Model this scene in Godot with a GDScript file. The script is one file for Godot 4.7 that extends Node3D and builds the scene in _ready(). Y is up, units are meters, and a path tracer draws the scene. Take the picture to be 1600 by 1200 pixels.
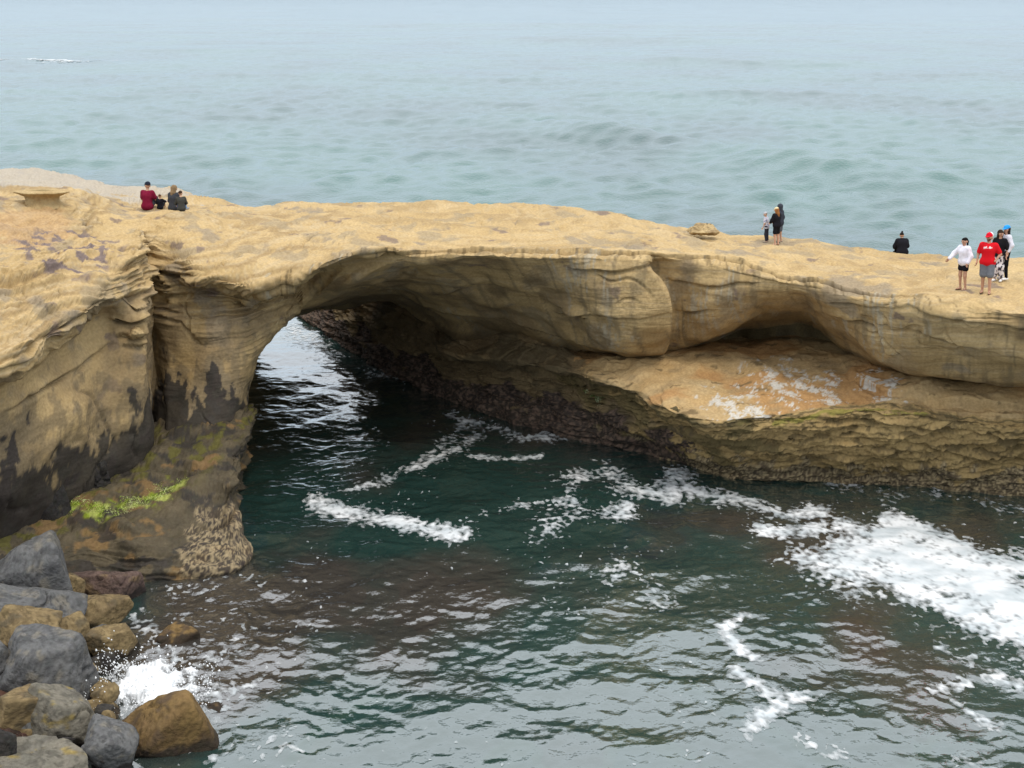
extends Node3D
# A sandstone sea arch on an overcast day. Metres, y up; the camera stands on a cliff 14 m above the sea and looks out along -z.

const EYE := 14.0
const FOCAL := 2412.0          # in pixels of the 1600 pixel wide photograph: the people stand almost parallel to its sides, so the lens is long
var pitch := atan(602.0 / FOCAL)
var rng := RandomNumberGenerator.new()
var noise := {}
var cam_x := Vector3.RIGHT
var names := {}

# ---------------------------------------------------------------- helpers
func ray(u: float, v: float) -> Vector3:      # direction through a pixel of the photograph, scaled to one metre forward
	var a := 600.0 - v
	var f := FOCAL * cos(pitch) + a * sin(pitch)
	return Vector3((u - 800.0) / f, (-FOCAL * sin(pitch) + a * cos(pitch)) / f, -1.0)

func slope(v: float, f: float) -> float:   # fall per metre forward through row v with a lens of f pixels whose horizon is at the top edge
	var q := atan(602.0 / f)
	return (-f * sin(q) + (600.0 - v) * cos(q)) / (f * cos(q) + (600.0 - v) * sin(q))

func W(u: float, v: float, d: float) -> Vector3:   # the point of a pixel; d is its distance on the first survey of the place, which a 1210 pixel lens made half as long
	var keep := slope(v, 1210.0) / slope(v, FOCAL)
	var k := lerpf(1.97, keep, 0.45)
	k = lerpf(lerpf(1.97, 2.04, ss(330.0, 430.0, v)), k, ss(440.0, 560.0, u))
	k = lerpf(k, keep, ss(640.0, 740.0, v))
	return Vector3(0, EYE, 0) + ray(u, v) * (d * k)

func V(x: float, y: float, z: float) -> Vector3:   # a point of the first survey
	var q := atan(602.0 / 1210.0)
	var t := (EYE - y) / z
	var a := 1210.0 * (sin(q) + t * cos(q)) / (cos(q) - t * sin(q))
	return W(800.0 - x / z * (1210.0 * cos(q) + a * sin(q)), 600.0 - a, -z)

func WE(u: float, v: float, y: float) -> Vector3:   # the point of that pixel at height y
	var r := ray(u, v)
	return Vector3(0, EYE, 0) + r * ((y - EYE) / r.y)

func nz(freq: float, s: int, octaves := 1) -> FastNoiseLite:   # one noise for each seed
	var n: FastNoiseLite = noise.get(s)
	if n == null:
		n = FastNoiseLite.new()
		n.noise_type = FastNoiseLite.TYPE_SIMPLEX_SMOOTH
		n.seed = s
		n.frequency = freq
		n.fractal_type = FastNoiseLite.FRACTAL_NONE if octaves == 1 else FastNoiseLite.FRACTAL_FBM
		n.fractal_octaves = octaves
		noise[s] = n
	return n

func numbered(called: String) -> String:
	var k: int = names.get(called, 0)
	names[called] = k + 1
	return called if k == 0 else "%s_%03d" % [called, k]

func put(called: String, mesh: Mesh, mat: Material, parent: Node = self) -> MeshInstance3D:
	var o := MeshInstance3D.new()
	o.name = numbered(called) if parent == self else called
	o.mesh = mesh
	if mat:
		o.material_override = mat
	o.cast_shadow = GeometryInstance3D.SHADOW_CASTING_SETTING_ON
	parent.add_child(o, true)
	return o

func tag(o: Node, label: String, category := "", group := "", kind := "") -> Node:
	o.set_meta("label", label)
	if category: o.set_meta("category", category)
	if group: o.set_meta("group", group)
	if kind: o.set_meta("kind", kind)
	return o

func ss(a: float, b: float, x: float) -> float:
	return smoothstep(a, b, x)

# ---------------------------------------------------------------- surfaces through control points
func tangents(p: PackedVector3Array, h: PackedFloat32Array) -> PackedVector3Array:   # monotone cubic, so that nothing overshoots
	var n := p.size()
	var m := PackedVector3Array()
	m.resize(n)
	for i in n:
		if i == 0:
			m[i] = (p[1] - p[0]) / h[0]
		elif i == n - 1:
			m[i] = (p[n - 1] - p[n - 2]) / h[n - 2]
		else:
			var a := (p[i] - p[i - 1]) / h[i - 1]
			var b := (p[i + 1] - p[i]) / h[i]
			var w := Vector3.ZERO
			for k in 3:
				if a[k] * b[k] > 0.0:
					w[k] = (h[i - 1] + h[i]) * 3.0 / ((2.0 * h[i] + h[i - 1]) / a[k] + (h[i] + 2.0 * h[i - 1]) / b[k])
			m[i] = w
	return m

func dense(p: PackedVector3Array, h: PackedFloat32Array, count: PackedInt32Array, first := 0, last := -1) -> PackedVector3Array:
	var m := tangents(p, h)
	var out := PackedVector3Array()
	if last < 0:
		last = p.size() - 1
	for i in range(first, last):
		var c := count[i]
		for k in c:
			var t := float(k) / c
			var t2 := t * t
			var t3 := t2 * t
			out.append(p[i] * (2 * t3 - 3 * t2 + 1) + m[i] * (h[i] * (t3 - 2 * t2 + t)) + p[i + 1] * (3 * t2 - 2 * t3) + m[i + 1] * (h[i] * (t3 - t2)))
	out.append(p[last])
	return out

func loft(cols: Array, row_cell: Array, col_cell: float, first := 0, last := -1) -> Dictionary:   # {p, nr, nc, row}: a fine grid through columns of control points
	if last < 0:
		last = cols.size() - 1
	var nrow: int = cols[0].size()
	var hr := PackedFloat32Array()
	var cr := PackedInt32Array()
	for j in nrow - 1:
		var total := 0.0
		var part := 0.0
		var most := 0.0
		for i in cols.size():
			var l: float = (cols[i][j + 1] - cols[i][j]).length()
			total += l
			if i >= first and i <= last:
				part += l
				most = maxf(most, l)
		hr.append(maxf(total / cols.size(), 0.02))
		cr.append(maxi(2, int(ceil((0.15 * most + 0.85 * part / (last - first + 1)) / row_cell[j]))))
	var hc := PackedFloat32Array()
	var cc := PackedInt32Array()
	for i in cols.size() - 1:
		var total := 0.0
		var most := 0.0
		for j in nrow:
			var l: float = (cols[i + 1][j] - cols[i][j]).length()
			total += l
			most = maxf(most, l)
		hc.append(maxf(total / nrow, 0.02))
		cc.append(maxi(2, int(ceil((0.1 * most + 0.9 * total / nrow) / col_cell))))
	var long := []
	for c in cols:
		long.append(dense(c, hr, cr))
	var nr: int = long[0].size()
	var row := PackedFloat32Array()
	for j in nrow - 1:
		for k in cr[j]:
			row.append(j + float(k) / cr[j])
	row.append(nrow - 1)
	var grid := PackedVector3Array()
	var nc := 0
	for r in nr:
		var line := PackedVector3Array()
		for c in long:
			line.append(c[r])
		var d := dense(line, hc, cc, first, last)
		nc = d.size()
		grid.append_array(d)
	return {"p": grid, "nr": nr, "nc": nc, "row": row}

func grid_normals(p: PackedVector3Array, nr: int, nc: int) -> PackedVector3Array:
	var n := PackedVector3Array()
	n.resize(p.size())
	for r in nr:
		var up := maxi(r - 1, 0) * nc
		var dn := mini(r + 1, nr - 1) * nc
		var at := r * nc
		for c in nc:
			var a := p[at + mini(c + 1, nc - 1)] - p[at + maxi(c - 1, 0)]
			var b := p[dn + c] - p[up + c]
			n[at + c] = b.cross(a).normalized()
	return n

func grid_mesh(p: PackedVector3Array, n: PackedVector3Array, col: PackedColorArray, nr: int, nc: int, uv := PackedVector2Array()) -> ArrayMesh:
	var idx := PackedInt32Array()
	idx.resize((nr - 1) * (nc - 1) * 6)
	var k := 0
	for r in nr - 1:
		for c in nc - 1:
			var a := r * nc + c
			idx[k] = a
			idx[k + 1] = a + 1
			idx[k + 2] = a + nc
			idx[k + 3] = a + 1
			idx[k + 4] = a + nc + 1
			idx[k + 5] = a + nc
			k += 6
	var arr := []
	arr.resize(Mesh.ARRAY_MAX)
	arr[Mesh.ARRAY_VERTEX] = p
	arr[Mesh.ARRAY_NORMAL] = n
	arr[Mesh.ARRAY_INDEX] = idx
	if col.size(): arr[Mesh.ARRAY_COLOR] = col
	if uv.size(): arr[Mesh.ARRAY_TEX_UV] = uv
	var m := ArrayMesh.new()
	m.add_surface_from_arrays(Mesh.PRIMITIVE_TRIANGLES, arr)
	return m

func rock_sheet(cols: Array, row_cell: Array, col_cell: float, push: Callable, paint: Callable, first := 0, last := -1) -> Dictionary:
	var g := loft(cols, row_cell, col_cell, first, last)
	var p: PackedVector3Array = g.p
	var n := grid_normals(p, g.nr, g.nc)
	var nc: int = g.nc
	var q := PackedVector3Array()
	q.resize(p.size())
	for i in p.size():
		var w := p[i]
		q[i] = w + n[i] * float(push.call(w, n[i], g.row[i / nc]))
	var n2 := grid_normals(q, g.nr, nc)
	var col := PackedColorArray()
	col.resize(p.size())
	for i in p.size():
		col[i] = paint.call(q[i], n2[i], g.row[i / nc])
	print("sheet ", g.nr, " x ", nc, " = ", p.size())
	return {"mesh": grid_mesh(q, n2, col, g.nr, nc), "p": q, "n": n2, "row": g.row, "nc": nc}

func mixc(a: Color, b: Color, t: float) -> Color:
	return a.lerp(b, clampf(t, 0.0, 1.0))

# ---------------------------------------------------------------- rock looks
func strata(p: Vector3) -> float:    # height within the folded beds
	return p.y + 0.35 * nz(0.09, 11).get_noise_2d(p.x, p.z) - 0.02 * p.x

func beds(s: float, a: float, thick: float, k: int) -> float:   # layers of uneven hardness, each a riser and a tread, with notches between them
	var t := s / thick
	var i := floorf(t)
	var f := t - i
	var h0 := nz(1.0, k).get_noise_2d(i * 7.31, a * 0.35)
	var h1 := nz(1.0, k).get_noise_2d((i + 1.0) * 7.31, a * 0.35)
	var tri := f / 0.3 if f < 0.3 else (1.0 - f) / 0.7
	return lerpf(h0, h1, ss(0.82, 1.0, f)) + (tri - 0.5) * clampf(0.5 + 1.3 * h0, 0.0, 1.0)

func bed(p: Vector3) -> float:
	var s := strata(p) + 0.10 * nz(0.5, 24, 3).get_noise_3dv(p)
	var a := (p.x + 0.6 * p.z)
	return 0.55 * beds(s, a, 0.33, 21) + 0.38 * beds(s + 0.1 * nz(0.3, 25).get_noise_2d(p.x, p.z), a * 1.7, 0.13, 22) + 0.12 * nz(1.0, 23).get_noise_2d(s * 19.0, a * 0.6)

func terrace(h: float, step: float) -> float:
	var t := h / step
	var f := t - floorf(t)
	return (floorf(t) + ss(0.40, 0.60, f)) * step

func around(p: Vector3, c: Vector3, r: float) -> float:   # 1 at c, 0 from r on
	return clampf(1.0 - Vector3(p.x - c.x, p.y - c.y, (p.z - c.z) * 0.55).length() / r, 0.0, 1.0)

func bedding(p: Vector3, row: float) -> float:   # how deeply the beds are etched: flaky on the bluff and the upper pillar, smooth on the walls
	if p.x < -6.3:
		var bluff := ss(-8.6, -9.4, p.x + 0.04 * (-p.z - 40.0))
		return lerpf(0.30 * ss(5.2, 6.0, row) * (1.0 - 0.93 * ss(7.6, 8.3, row)), 0.30 * ss(4.2, 4.8, row) * (1.0 - 0.93 * ss(7.2, 7.9, row)), bluff)
	return 0.045 * ss(5.0, 5.8, row) * (1.0 - ss(6.6, 7.4, row)) + 0.022

var seams := []      # beds that have weathered out: lines over the faces, in metres across and up, [points, box, depth]

func add_seams() -> void:
	for a in [
		[0.16, [1285, 497, 22.4], [1330, 505, 22.0], [1368, 518, 21.6], [1384, 548, 21.8]], [0.14, [1372, 510, 21.6], [1430, 516, 21.2], [1500, 536, 20.9], [1600, 556, 20.4], [1720, 575, 20]],
		[0.10, [1300, 470, 22.3], [1360, 480, 21.7], [1420, 478, 21.3], [1500, 500, 20.7], [1620, 520, 20.1]],
		[0.18, [690, 462, 24.8], [740, 449, 24.5], [800, 448, 24.2], [850, 464, 24.1], [905, 492, 23.8]], [0.16, [640, 470, 27], [700, 490, 26], [780, 498, 25.4], [850, 520, 24.8], [900, 538, 24.2]],
		[0.12, [880, 492, 23.9], [940, 488, 23.4], [1000, 492, 23.2], [1044, 488, 23.1]], [0.10, [900, 420, 23.4], [960, 424, 23.2], [1010, 418, 23.2]],
		[0.16, [238, 418, 22.2], [290, 432, 21.6], [345, 444, 21.2], [400, 462, 21.3]], [0.18, [240, 452, 22.2], [300, 464, 21.6], [350, 470, 21.5], [410, 480, 21.7]], [0.12, [240, 478, 22], [300, 492, 21.6], [380, 488, 21.6]],
		[0.10, [250, 492, 22], [285, 500, 21.8], [300, 520, 21.7]], [0.14, [130, 478, 19.6], [180, 468, 19.6], [220, 478, 20.3]], [0.12, [0, 650, 17.1], [50, 620, 17.9], [110, 585, 18.8], [160, 545, 19.6]],
		[0.14, [1060, 440, 23.6], [1110, 448, 23.3], [1170, 440, 23.1]], [0.10, [1070, 488, 23.6], [1110, 482, 23.3]],
		[0.16, [1350, 604, 22.2], [1420, 616, 21.8], [1500, 624, 21.5], [1620, 640, 21.2]], [0.16, [1095, 676, 21.1], [1180, 690, 20.9], [1260, 688, 20.9], [1290, 680, 21]],
		[0.16, [1350, 688, 20.9], [1430, 694, 20.8], [1500, 712, 20.7], [1560, 716, 20.6], [1640, 708, 20.5]], [0.14, [1290, 660, 21.1], [1400, 664, 20.9], [1520, 676, 20.8], [1640, 690, 20.5]],
		[0.14, [830, 600, 24.9], [880, 606, 24.6], [930, 600, 24]], [0.14, [930, 615, 23.8], [1000, 650, 22.9], [1060, 680, 21.8]]]:
		var line := PackedVector2Array()
		var box := Rect2()
		for k in range(1, a.size()):
			var q := W(a[k][0], a[k][1], a[k][2])
			line.append(Vector2(q.x, q.y))
			box = Rect2(line[0], Vector2.ZERO) if k == 1 else box.expand(Vector2(q.x, q.y))
		seams.append([line, box.grow(0.45), a[0]])

func seam(p: Vector3) -> float:   # a proud lip above a notch
	var q := Vector2(p.x, p.y)
	var d := 0.0
	for a in seams:
		if not (a[1] as Rect2).has_point(q):
			continue
		var line: PackedVector2Array = a[0]
		var best := 9.0
		var over := 0.0
		for k in line.size() - 1:
			var c := Geometry2D.get_closest_point_to_segment(q, line[k], line[k + 1])
			var l := c.distance_to(q)
			if l < best:
				best = l
				over = q.y - c.y
		var wob: float = 0.05 * nz(1.5, 103, 3).get_noise_3dv(p)
		var e := (best if over > 0.0 else -best) + wob
		var fade := clampf(0.75 + 0.9 * nz(0.5, 104, 2).get_noise_3dv(p), 0.1, 1.2)
		d += a[2] * fade * (0.75 * ss(-0.01, 0.035, e) * ss(0.36, 0.05, e) - 1.1 * ss(0.02, -0.02, e) * ss(-0.16, -0.03, e))
	return d

func crack(p: Vector3) -> float:   # a few wandering joints
	return ss(0.0, 0.8, 1.0 - absf(nz(0.22, 101, 3).get_noise_3d(p.x, p.y * 1.5, p.z * 0.7)) * 26.0) * ss(0.05, 0.25, nz(0.25, 102, 2).get_noise_3dv(p))

func push_arch(p: Vector3, n: Vector3, row: float) -> float:
	var steep := 1.0 - ss(0.45, 0.9, n.y)
	var left := 1.0 - ss(-8.0, -4.0, p.x)
	var d := 0.15 * nz(0.4, 31).get_noise_3dv(p) + 0.05 * nz(1.3, 32).get_noise_3dv(p)
	var amp := bedding(p, row)
	var gap := 0.55 + 0.6 * nz(0.5, 37, 2).get_noise_3d(p.x, p.y * 0.7, p.z)
	d += (0.6 + 0.4 * steep) * bed(p) * amp * clampf(gap, 0.2, 1.0) * 1.5
	d += amp * 0.10 * nz(3.2, 33, 3).get_noise_3d(p.x, p.y * 2.6, p.z)
	d += 0.007 * nz(4.5, 38, 3).get_noise_3d(p.x, p.y * 2.0, p.z)
	if p.x > -4.5:      # thin harder beds stand out along the rim
		var e := row - 6.08 + 0.1 * nz(0.5, 39, 2).get_noise_2d(p.x, p.z)
		d += (0.09 * exp(-pow((e + 0.22) / 0.12, 2.0)) - 0.13 * exp(-pow(e / 0.10, 2.0))) * ss(12.0, 9.0, p.x)
	var flat := 1.0 - steep
	var h := 0.26 * nz(0.2, 34, 4).get_noise_2d(p.x, p.z * 0.8)
	d += flat * (terrace(h, 0.055) - 0.5 * h + 0.012 * nz(2.5, 35, 3).get_noise_2d(p.x, p.z))
	d += left * ss(6.0, 7.4, p.y) * (1.0 - ss(45.5, 48.0, -p.z)) * (0.06 * terrace(absf(nz(0.7, 36, 3).get_noise_3d(p.x, p.y * 2.4, p.z * 0.6)) * 2.0, 0.3))
	d -= crack(p) * 0.07
	if row > 5.5:
		d += seam(p)
	# small hole in the pillar, a hollow under the bluff's edge, dents on the right wall
	d -= 0.3 * ss(0.0, 0.6, around(p, hole, 0.22))
	for a in dents:
		d -= a[2] * ss(0.0, 0.8, around(p, a[0], a[1]))
	return d

var dents := []
var hole := Vector3.ZERO

func paint_arch(p: Vector3, n: Vector3, row: float) -> Color:
	var k := 0.5 + 0.7 * nz(0.5, 41, 4).get_noise_3dv(p)
	var c := mixc(Color(0.60, 0.44, 0.225), Color(0.48, 0.335, 0.155), k)
	var soft := 1.0 - (0.85 * ss(7.5, 8.0, row) if p.x < -6.0 else 0.35)     # the lower walls show little bedding
	# every bed has its own tone
	var s := strata(p) + 0.10 * nz(0.5, 24, 3).get_noise_3dv(p)
	c = mixc(c, Color(0.34, 0.235, 0.115), soft * 0.75 * ss(0.0, 0.45, nz(1.0, 26, 2).get_noise_2d(s * 5.0, (p.x + 0.6 * p.z) * 0.07)))
	c = mixc(c, Color(0.55, 0.43, 0.26), soft * 0.6 * ss(0.1, 0.45, nz(1.0, 27, 2).get_noise_2d(s * 13.0, (p.x + 0.6 * p.z) * 0.12)))
	# grit and crusts with outlines of their own
	c = mixc(c, Color(0.36, 0.285, 0.18), 0.7 * ss(0.2, 0.36, nz(0.55, 46, 5).get_noise_3d(p.x, p.y, p.z * 0.8)))
	c = mixc(c, Color(0.20, 0.15, 0.13), 0.75 * ss(0.40, 0.48, nz(0.8, 47, 5).get_noise_3d(p.x * 0.8, p.y, p.z * 0.8)))
	c = mixc(c, Color(0.27, 0.23, 0.18), 0.6 * ss(0.3, 0.42, nz(0.35, 43, 5).get_noise_3dv(p)))
	# pale weathered platform behind the bluff
	if row < 3.9 and p.x < -11.0:
		c = mixc(c, Color(0.46, 0.42, 0.36), 0.8 * ss(-0.1, 0.1, nz(0.5, 28, 5).get_noise_3d(p.x * 0.5, p.y, p.z) + 0.12 * (-13.5 - p.x)))
	if row > 5.7 and p.x > -7.0:
		# rain streaks, lichen and salt down the wall
		var st := nz(1.0, 42, 4).get_noise_2d(p.x * 1.7 + p.z * 0.7, p.y * 0.25)
		var st2 := nz(1.0, 48, 3).get_noise_2d(p.x * 6.0 + p.z * 2.5, p.y * 0.35)
		var patch := nz(0.45, 40, 4).get_noise_3dv(p)
		c = mixc(c, Color(0.38, 0.265, 0.125), 0.65 * ss(-0.2, 0.3, patch + 0.35 * st2))
		c = mixc(c, Color(0.20, 0.16, 0.10), 0.55 * ss(0.2, 0.45, st + 0.3 * st2 + 0.2 * patch))
		c = mixc(c, Color(0.46, 0.41, 0.31), 0.7 * ss(0.22, 0.36, st2 - 0.4 * st) * ss(0.08, 0.2, nz(0.3, 49, 3).get_noise_3dv(p)))
		if row < 6.9:
			c = mixc(c, Color(0.14, 0.10, 0.05), 0.6 * ss(0.32, 0.46, nz(1.0, 50, 2).get_noise_2d(p.x * 5.0, p.y * 0.6 + p.z * 0.15)))
		# vault shade painted in as dark patches, sparse on the open wall
		c = mixc(c, mixc(Color(0.17, 0.125, 0.07), Color(0.24, 0.17, 0.095), k), 0.7 * ss(0.0, 0.3, nz(0.35, 59, 5).get_noise_3d(p.x, p.y * 1.5, p.z * 0.7) + (0.12 if row > 7.5 and p.x < 3.0 else -0.3)))
	if p.x < -6.0 and p.z > -50.0:
		# orange and violet tinged beds high on the bluff
		c = mixc(c, Color(0.50, 0.30, 0.15), 0.45 * ss(0.05, 0.3, around(p, W(40, 350, 21.5), 1.8) + 0.4 * nz(0.9, 57, 4).get_noise_3dv(p) - 0.15))
		c = mixc(c, Color(0.22, 0.17, 0.155), ss(0.0, 0.3, around(p, W(110, 385, 20.6), 1.6)) * ss(0.08, 0.2, nz(1.6, 58, 4).get_noise_3dv(p)))
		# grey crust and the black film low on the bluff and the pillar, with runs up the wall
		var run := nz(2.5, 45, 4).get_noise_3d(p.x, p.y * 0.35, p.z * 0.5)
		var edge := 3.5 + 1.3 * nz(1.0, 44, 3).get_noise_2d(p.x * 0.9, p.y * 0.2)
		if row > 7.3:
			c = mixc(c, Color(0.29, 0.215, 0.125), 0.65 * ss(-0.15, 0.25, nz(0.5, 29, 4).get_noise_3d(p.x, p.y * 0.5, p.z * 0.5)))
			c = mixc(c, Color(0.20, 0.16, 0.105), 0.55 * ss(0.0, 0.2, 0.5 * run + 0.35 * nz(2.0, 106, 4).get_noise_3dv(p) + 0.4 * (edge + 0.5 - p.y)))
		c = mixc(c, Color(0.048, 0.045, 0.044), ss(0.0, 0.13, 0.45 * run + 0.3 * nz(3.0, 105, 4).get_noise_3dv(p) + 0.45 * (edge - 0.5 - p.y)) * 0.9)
	return c

func push_ledge(p: Vector3, n: Vector3, row: float) -> float:
	var steep := 1.0 - ss(0.45, 0.85, n.y)
	var d := 0.10 * nz(0.6, 51).get_noise_3dv(p) + 0.05 * nz(1.7, 52, 2).get_noise_3dv(p)
	d += (0.4 + 0.6 * steep) * bed(p) * (0.17 if row > 2.9 or p.x < 3.5 else 0.07)
	if row > 3.1:
		var pit := nz(1.5, 53, 3).get_noise_3d(p.x * 0.6, p.y * 1.8, p.z * 0.5)
		d -= steep * 0.11 * ss(0.2, 0.42, pit)
		d -= steep * 0.05 * ss(0.25, 0.42, nz(4.2, 56, 2).get_noise_3d(p.x * 0.7, p.y * 1.5, p.z * 0.5))
		d += 0.03 * nz(7.0, 54, 2).get_noise_3dv(p)
	if p.x > -1.0:
		d += seam(p)
	d += (1.0 - steep) * (terrace(0.14 * nz(0.35, 55, 3).get_noise_2d(p.x, p.z), 0.05) + 0.012 * nz(3.0, 62, 3).get_noise_2d(p.x, p.z))
	return d

func push_shelf(p: Vector3, n: Vector3, row: float) -> float:
	var d := 0.12 * nz(0.6, 51).get_noise_3dv(p) + 0.07 * nz(1.7, 52, 3).get_noise_3dv(p)
	d += 0.30 * bed(p) * clampf(0.7 + nz(0.5, 37, 2).get_noise_3dv(p), 0.2, 1.0)
	return d + 0.03 * nz(6.0, 54, 3).get_noise_3dv(p)

func barnacles(p: Vector3, c: Color, amount: float) -> Color:
	var m := nz(9.0, 63, 3).get_noise_3dv(p)
	var g := nz(2.2, 64, 2).get_noise_3dv(p)
	var spot := mixc(Color(0.055, 0.045, 0.04), Color(0.40, 0.315, 0.19), ss(-0.15, 0.25, m + 0.3 * g))
	return mixc(c, spot, amount * 0.8)

func paint_ledge(p: Vector3, n: Vector3, row: float) -> Color:
	var k := 0.5 + 0.7 * nz(0.7, 61, 4).get_noise_3dv(p)
	var top := 1.0 - ss(2.95, 3.15, row)
	var j := nz(1.3, 65, 4).get_noise_3dv(p)
	var c := mixc(Color(0.52, 0.345, 0.155), Color(0.48, 0.355, 0.19), k)
	c = mixc(c, Color(0.44, 0.235, 0.09), 0.7 * ss(-0.05, 0.2, nz(0.3, 75, 4).get_noise_2d(p.x * 0.6, p.z)))
	c = mixc(c, Color(0.33, 0.24, 0.13), 0.6 * ss(0.2, 0.4, nz(0.9, 66, 4).get_noise_2d(p.x * 0.6, p.z)))
	c = mixc(c, Color(0.17, 0.12, 0.06), 0.8 * ss(0.40, 0.48, nz(1.6, 67, 4).get_noise_2d(p.x * 0.5, p.z)))
	# droppings of sea birds
	if p.x > 3.0:
		var g := nz(1.6, 68, 5).get_noise_2d(p.x, p.z * 0.7)
		var where := 0.0
		for a in guano:
			where = maxf(where, around(p, a[0], a[1]))
		c = mixc(c, Color(0.62, 0.60, 0.55), 0.85 * top * ss(0.42, 0.56, where * 0.62 + g * 0.8 + 0.5 * nz(6.0, 69, 3).get_noise_2d(p.x, p.z * 1.0)) * ss(0.02, 0.2, where))
	# lower face
	if row > 2.9:
		var mustard := mixc(Color(0.47, 0.335, 0.15), Color(0.34, 0.235, 0.105), k)
		var pit := nz(1.5, 53, 3).get_noise_3d(p.x * 0.6, p.y * 1.8, p.z * 0.5)
		var pit2 := nz(4.2, 56, 2).get_noise_3d(p.x * 0.7, p.y * 1.5, p.z * 0.5)
		mustard = mixc(mustard, Color(0.14, 0.105, 0.055), 0.7 * maxf(ss(0.22, 0.34, pit), ss(0.27, 0.38, pit2)))
		mustard = mixc(mustard, Color(0.26, 0.235, 0.055), 0.8 * ss(0.0, 0.15, 0.30 - absf(row - 3.8 + 0.4 * j)) * ss(0.0, 0.1, 2.2 - absf(p.x - 9.3) + 2.0 * j))
		# green and brown weed left of the ledge's point
		mustard = mixc(mustard, mixc(Color(0.10, 0.085, 0.04), Color(0.19, 0.145, 0.07), k), 0.8 * ss(0.0, 0.12, nz(0.6, 76, 5).get_noise_3dv(p) + 0.14 * (6.6 - p.x) - 0.1))
		mustard = barnacles(p, mustard, ss(0.0, 0.15, 0.75 - p.y + 0.9 * j))
		c = mixc(c, mustard, ss(2.95, 3.15, row + 0.35 * j))
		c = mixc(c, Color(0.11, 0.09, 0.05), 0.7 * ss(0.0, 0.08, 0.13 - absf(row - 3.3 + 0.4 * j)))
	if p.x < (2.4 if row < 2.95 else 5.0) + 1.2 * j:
		# tunnel shade painted in as dark browns, with a tidal band of mussels
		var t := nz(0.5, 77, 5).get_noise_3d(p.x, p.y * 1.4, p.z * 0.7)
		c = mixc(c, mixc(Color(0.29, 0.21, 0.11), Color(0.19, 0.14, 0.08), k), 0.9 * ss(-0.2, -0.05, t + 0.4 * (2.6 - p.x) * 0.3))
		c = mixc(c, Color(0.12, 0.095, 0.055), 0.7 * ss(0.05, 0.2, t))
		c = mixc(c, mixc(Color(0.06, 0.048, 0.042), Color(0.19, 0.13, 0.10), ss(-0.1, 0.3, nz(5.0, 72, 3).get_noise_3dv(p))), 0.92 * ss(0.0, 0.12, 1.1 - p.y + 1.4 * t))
	return c

var guano := []

func paint_shelf(p: Vector3, n: Vector3, row: float) -> Color:
	var k := 0.5 + 0.7 * nz(0.9, 71, 4).get_noise_3dv(p)
	var j := nz(1.6, 73, 5).get_noise_3dv(p)
	var c := mixc(Color(0.07, 0.06, 0.042), Color(0.15, 0.12, 0.075), k)
	c = mixc(c, Color(0.24, 0.15, 0.065), 0.8 * ss(0.22, 0.36, nz(0.7, 74, 4).get_noise_3dv(p)))
	c = mixc(c, Color(0.05, 0.045, 0.04), 0.85 * ss(0.12, 0.2, nz(0.8, 78, 5).get_noise_3d(p.x, p.y * 2.0, p.z)))
	c = mixc(c, Color(0.13, 0.12, 0.03), 0.8 * ss(0.05, 0.2, j) * ss(2.9, 2.2, row))
	# bright green film of algae
	var d := 9.0
	for i in green_line.size() - 1:
		d = minf(d, Geometry3D.get_closest_point_to_segment(p, green_line[i], green_line[i + 1]).distance_to(p))
	c = mixc(c, mixc(Color(0.25, 0.32, 0.03), Color(0.42, 0.46, 0.12), ss(-0.1, 0.2, nz(2.0, 79, 3).get_noise_3dv(p))), 0.9 * ss(0.0, 0.25, 0.36 - d + 0.7 * j))
	return barnacles(p, c, ss(0.0, 0.2, around(p, nose, 2.2) - 0.25 + 0.35 * j))

var green_line := []
var nose := Vector3.ZERO

# ---------------------------------------------------------------- control points: [u, v, distance] or a Vector3
func pts(list: Array) -> PackedVector3Array:
	var o := PackedVector3Array()
	for a in list:
		o.append(a if a is Vector3 else W(a[0], a[1], a[2]))
	return o

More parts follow.
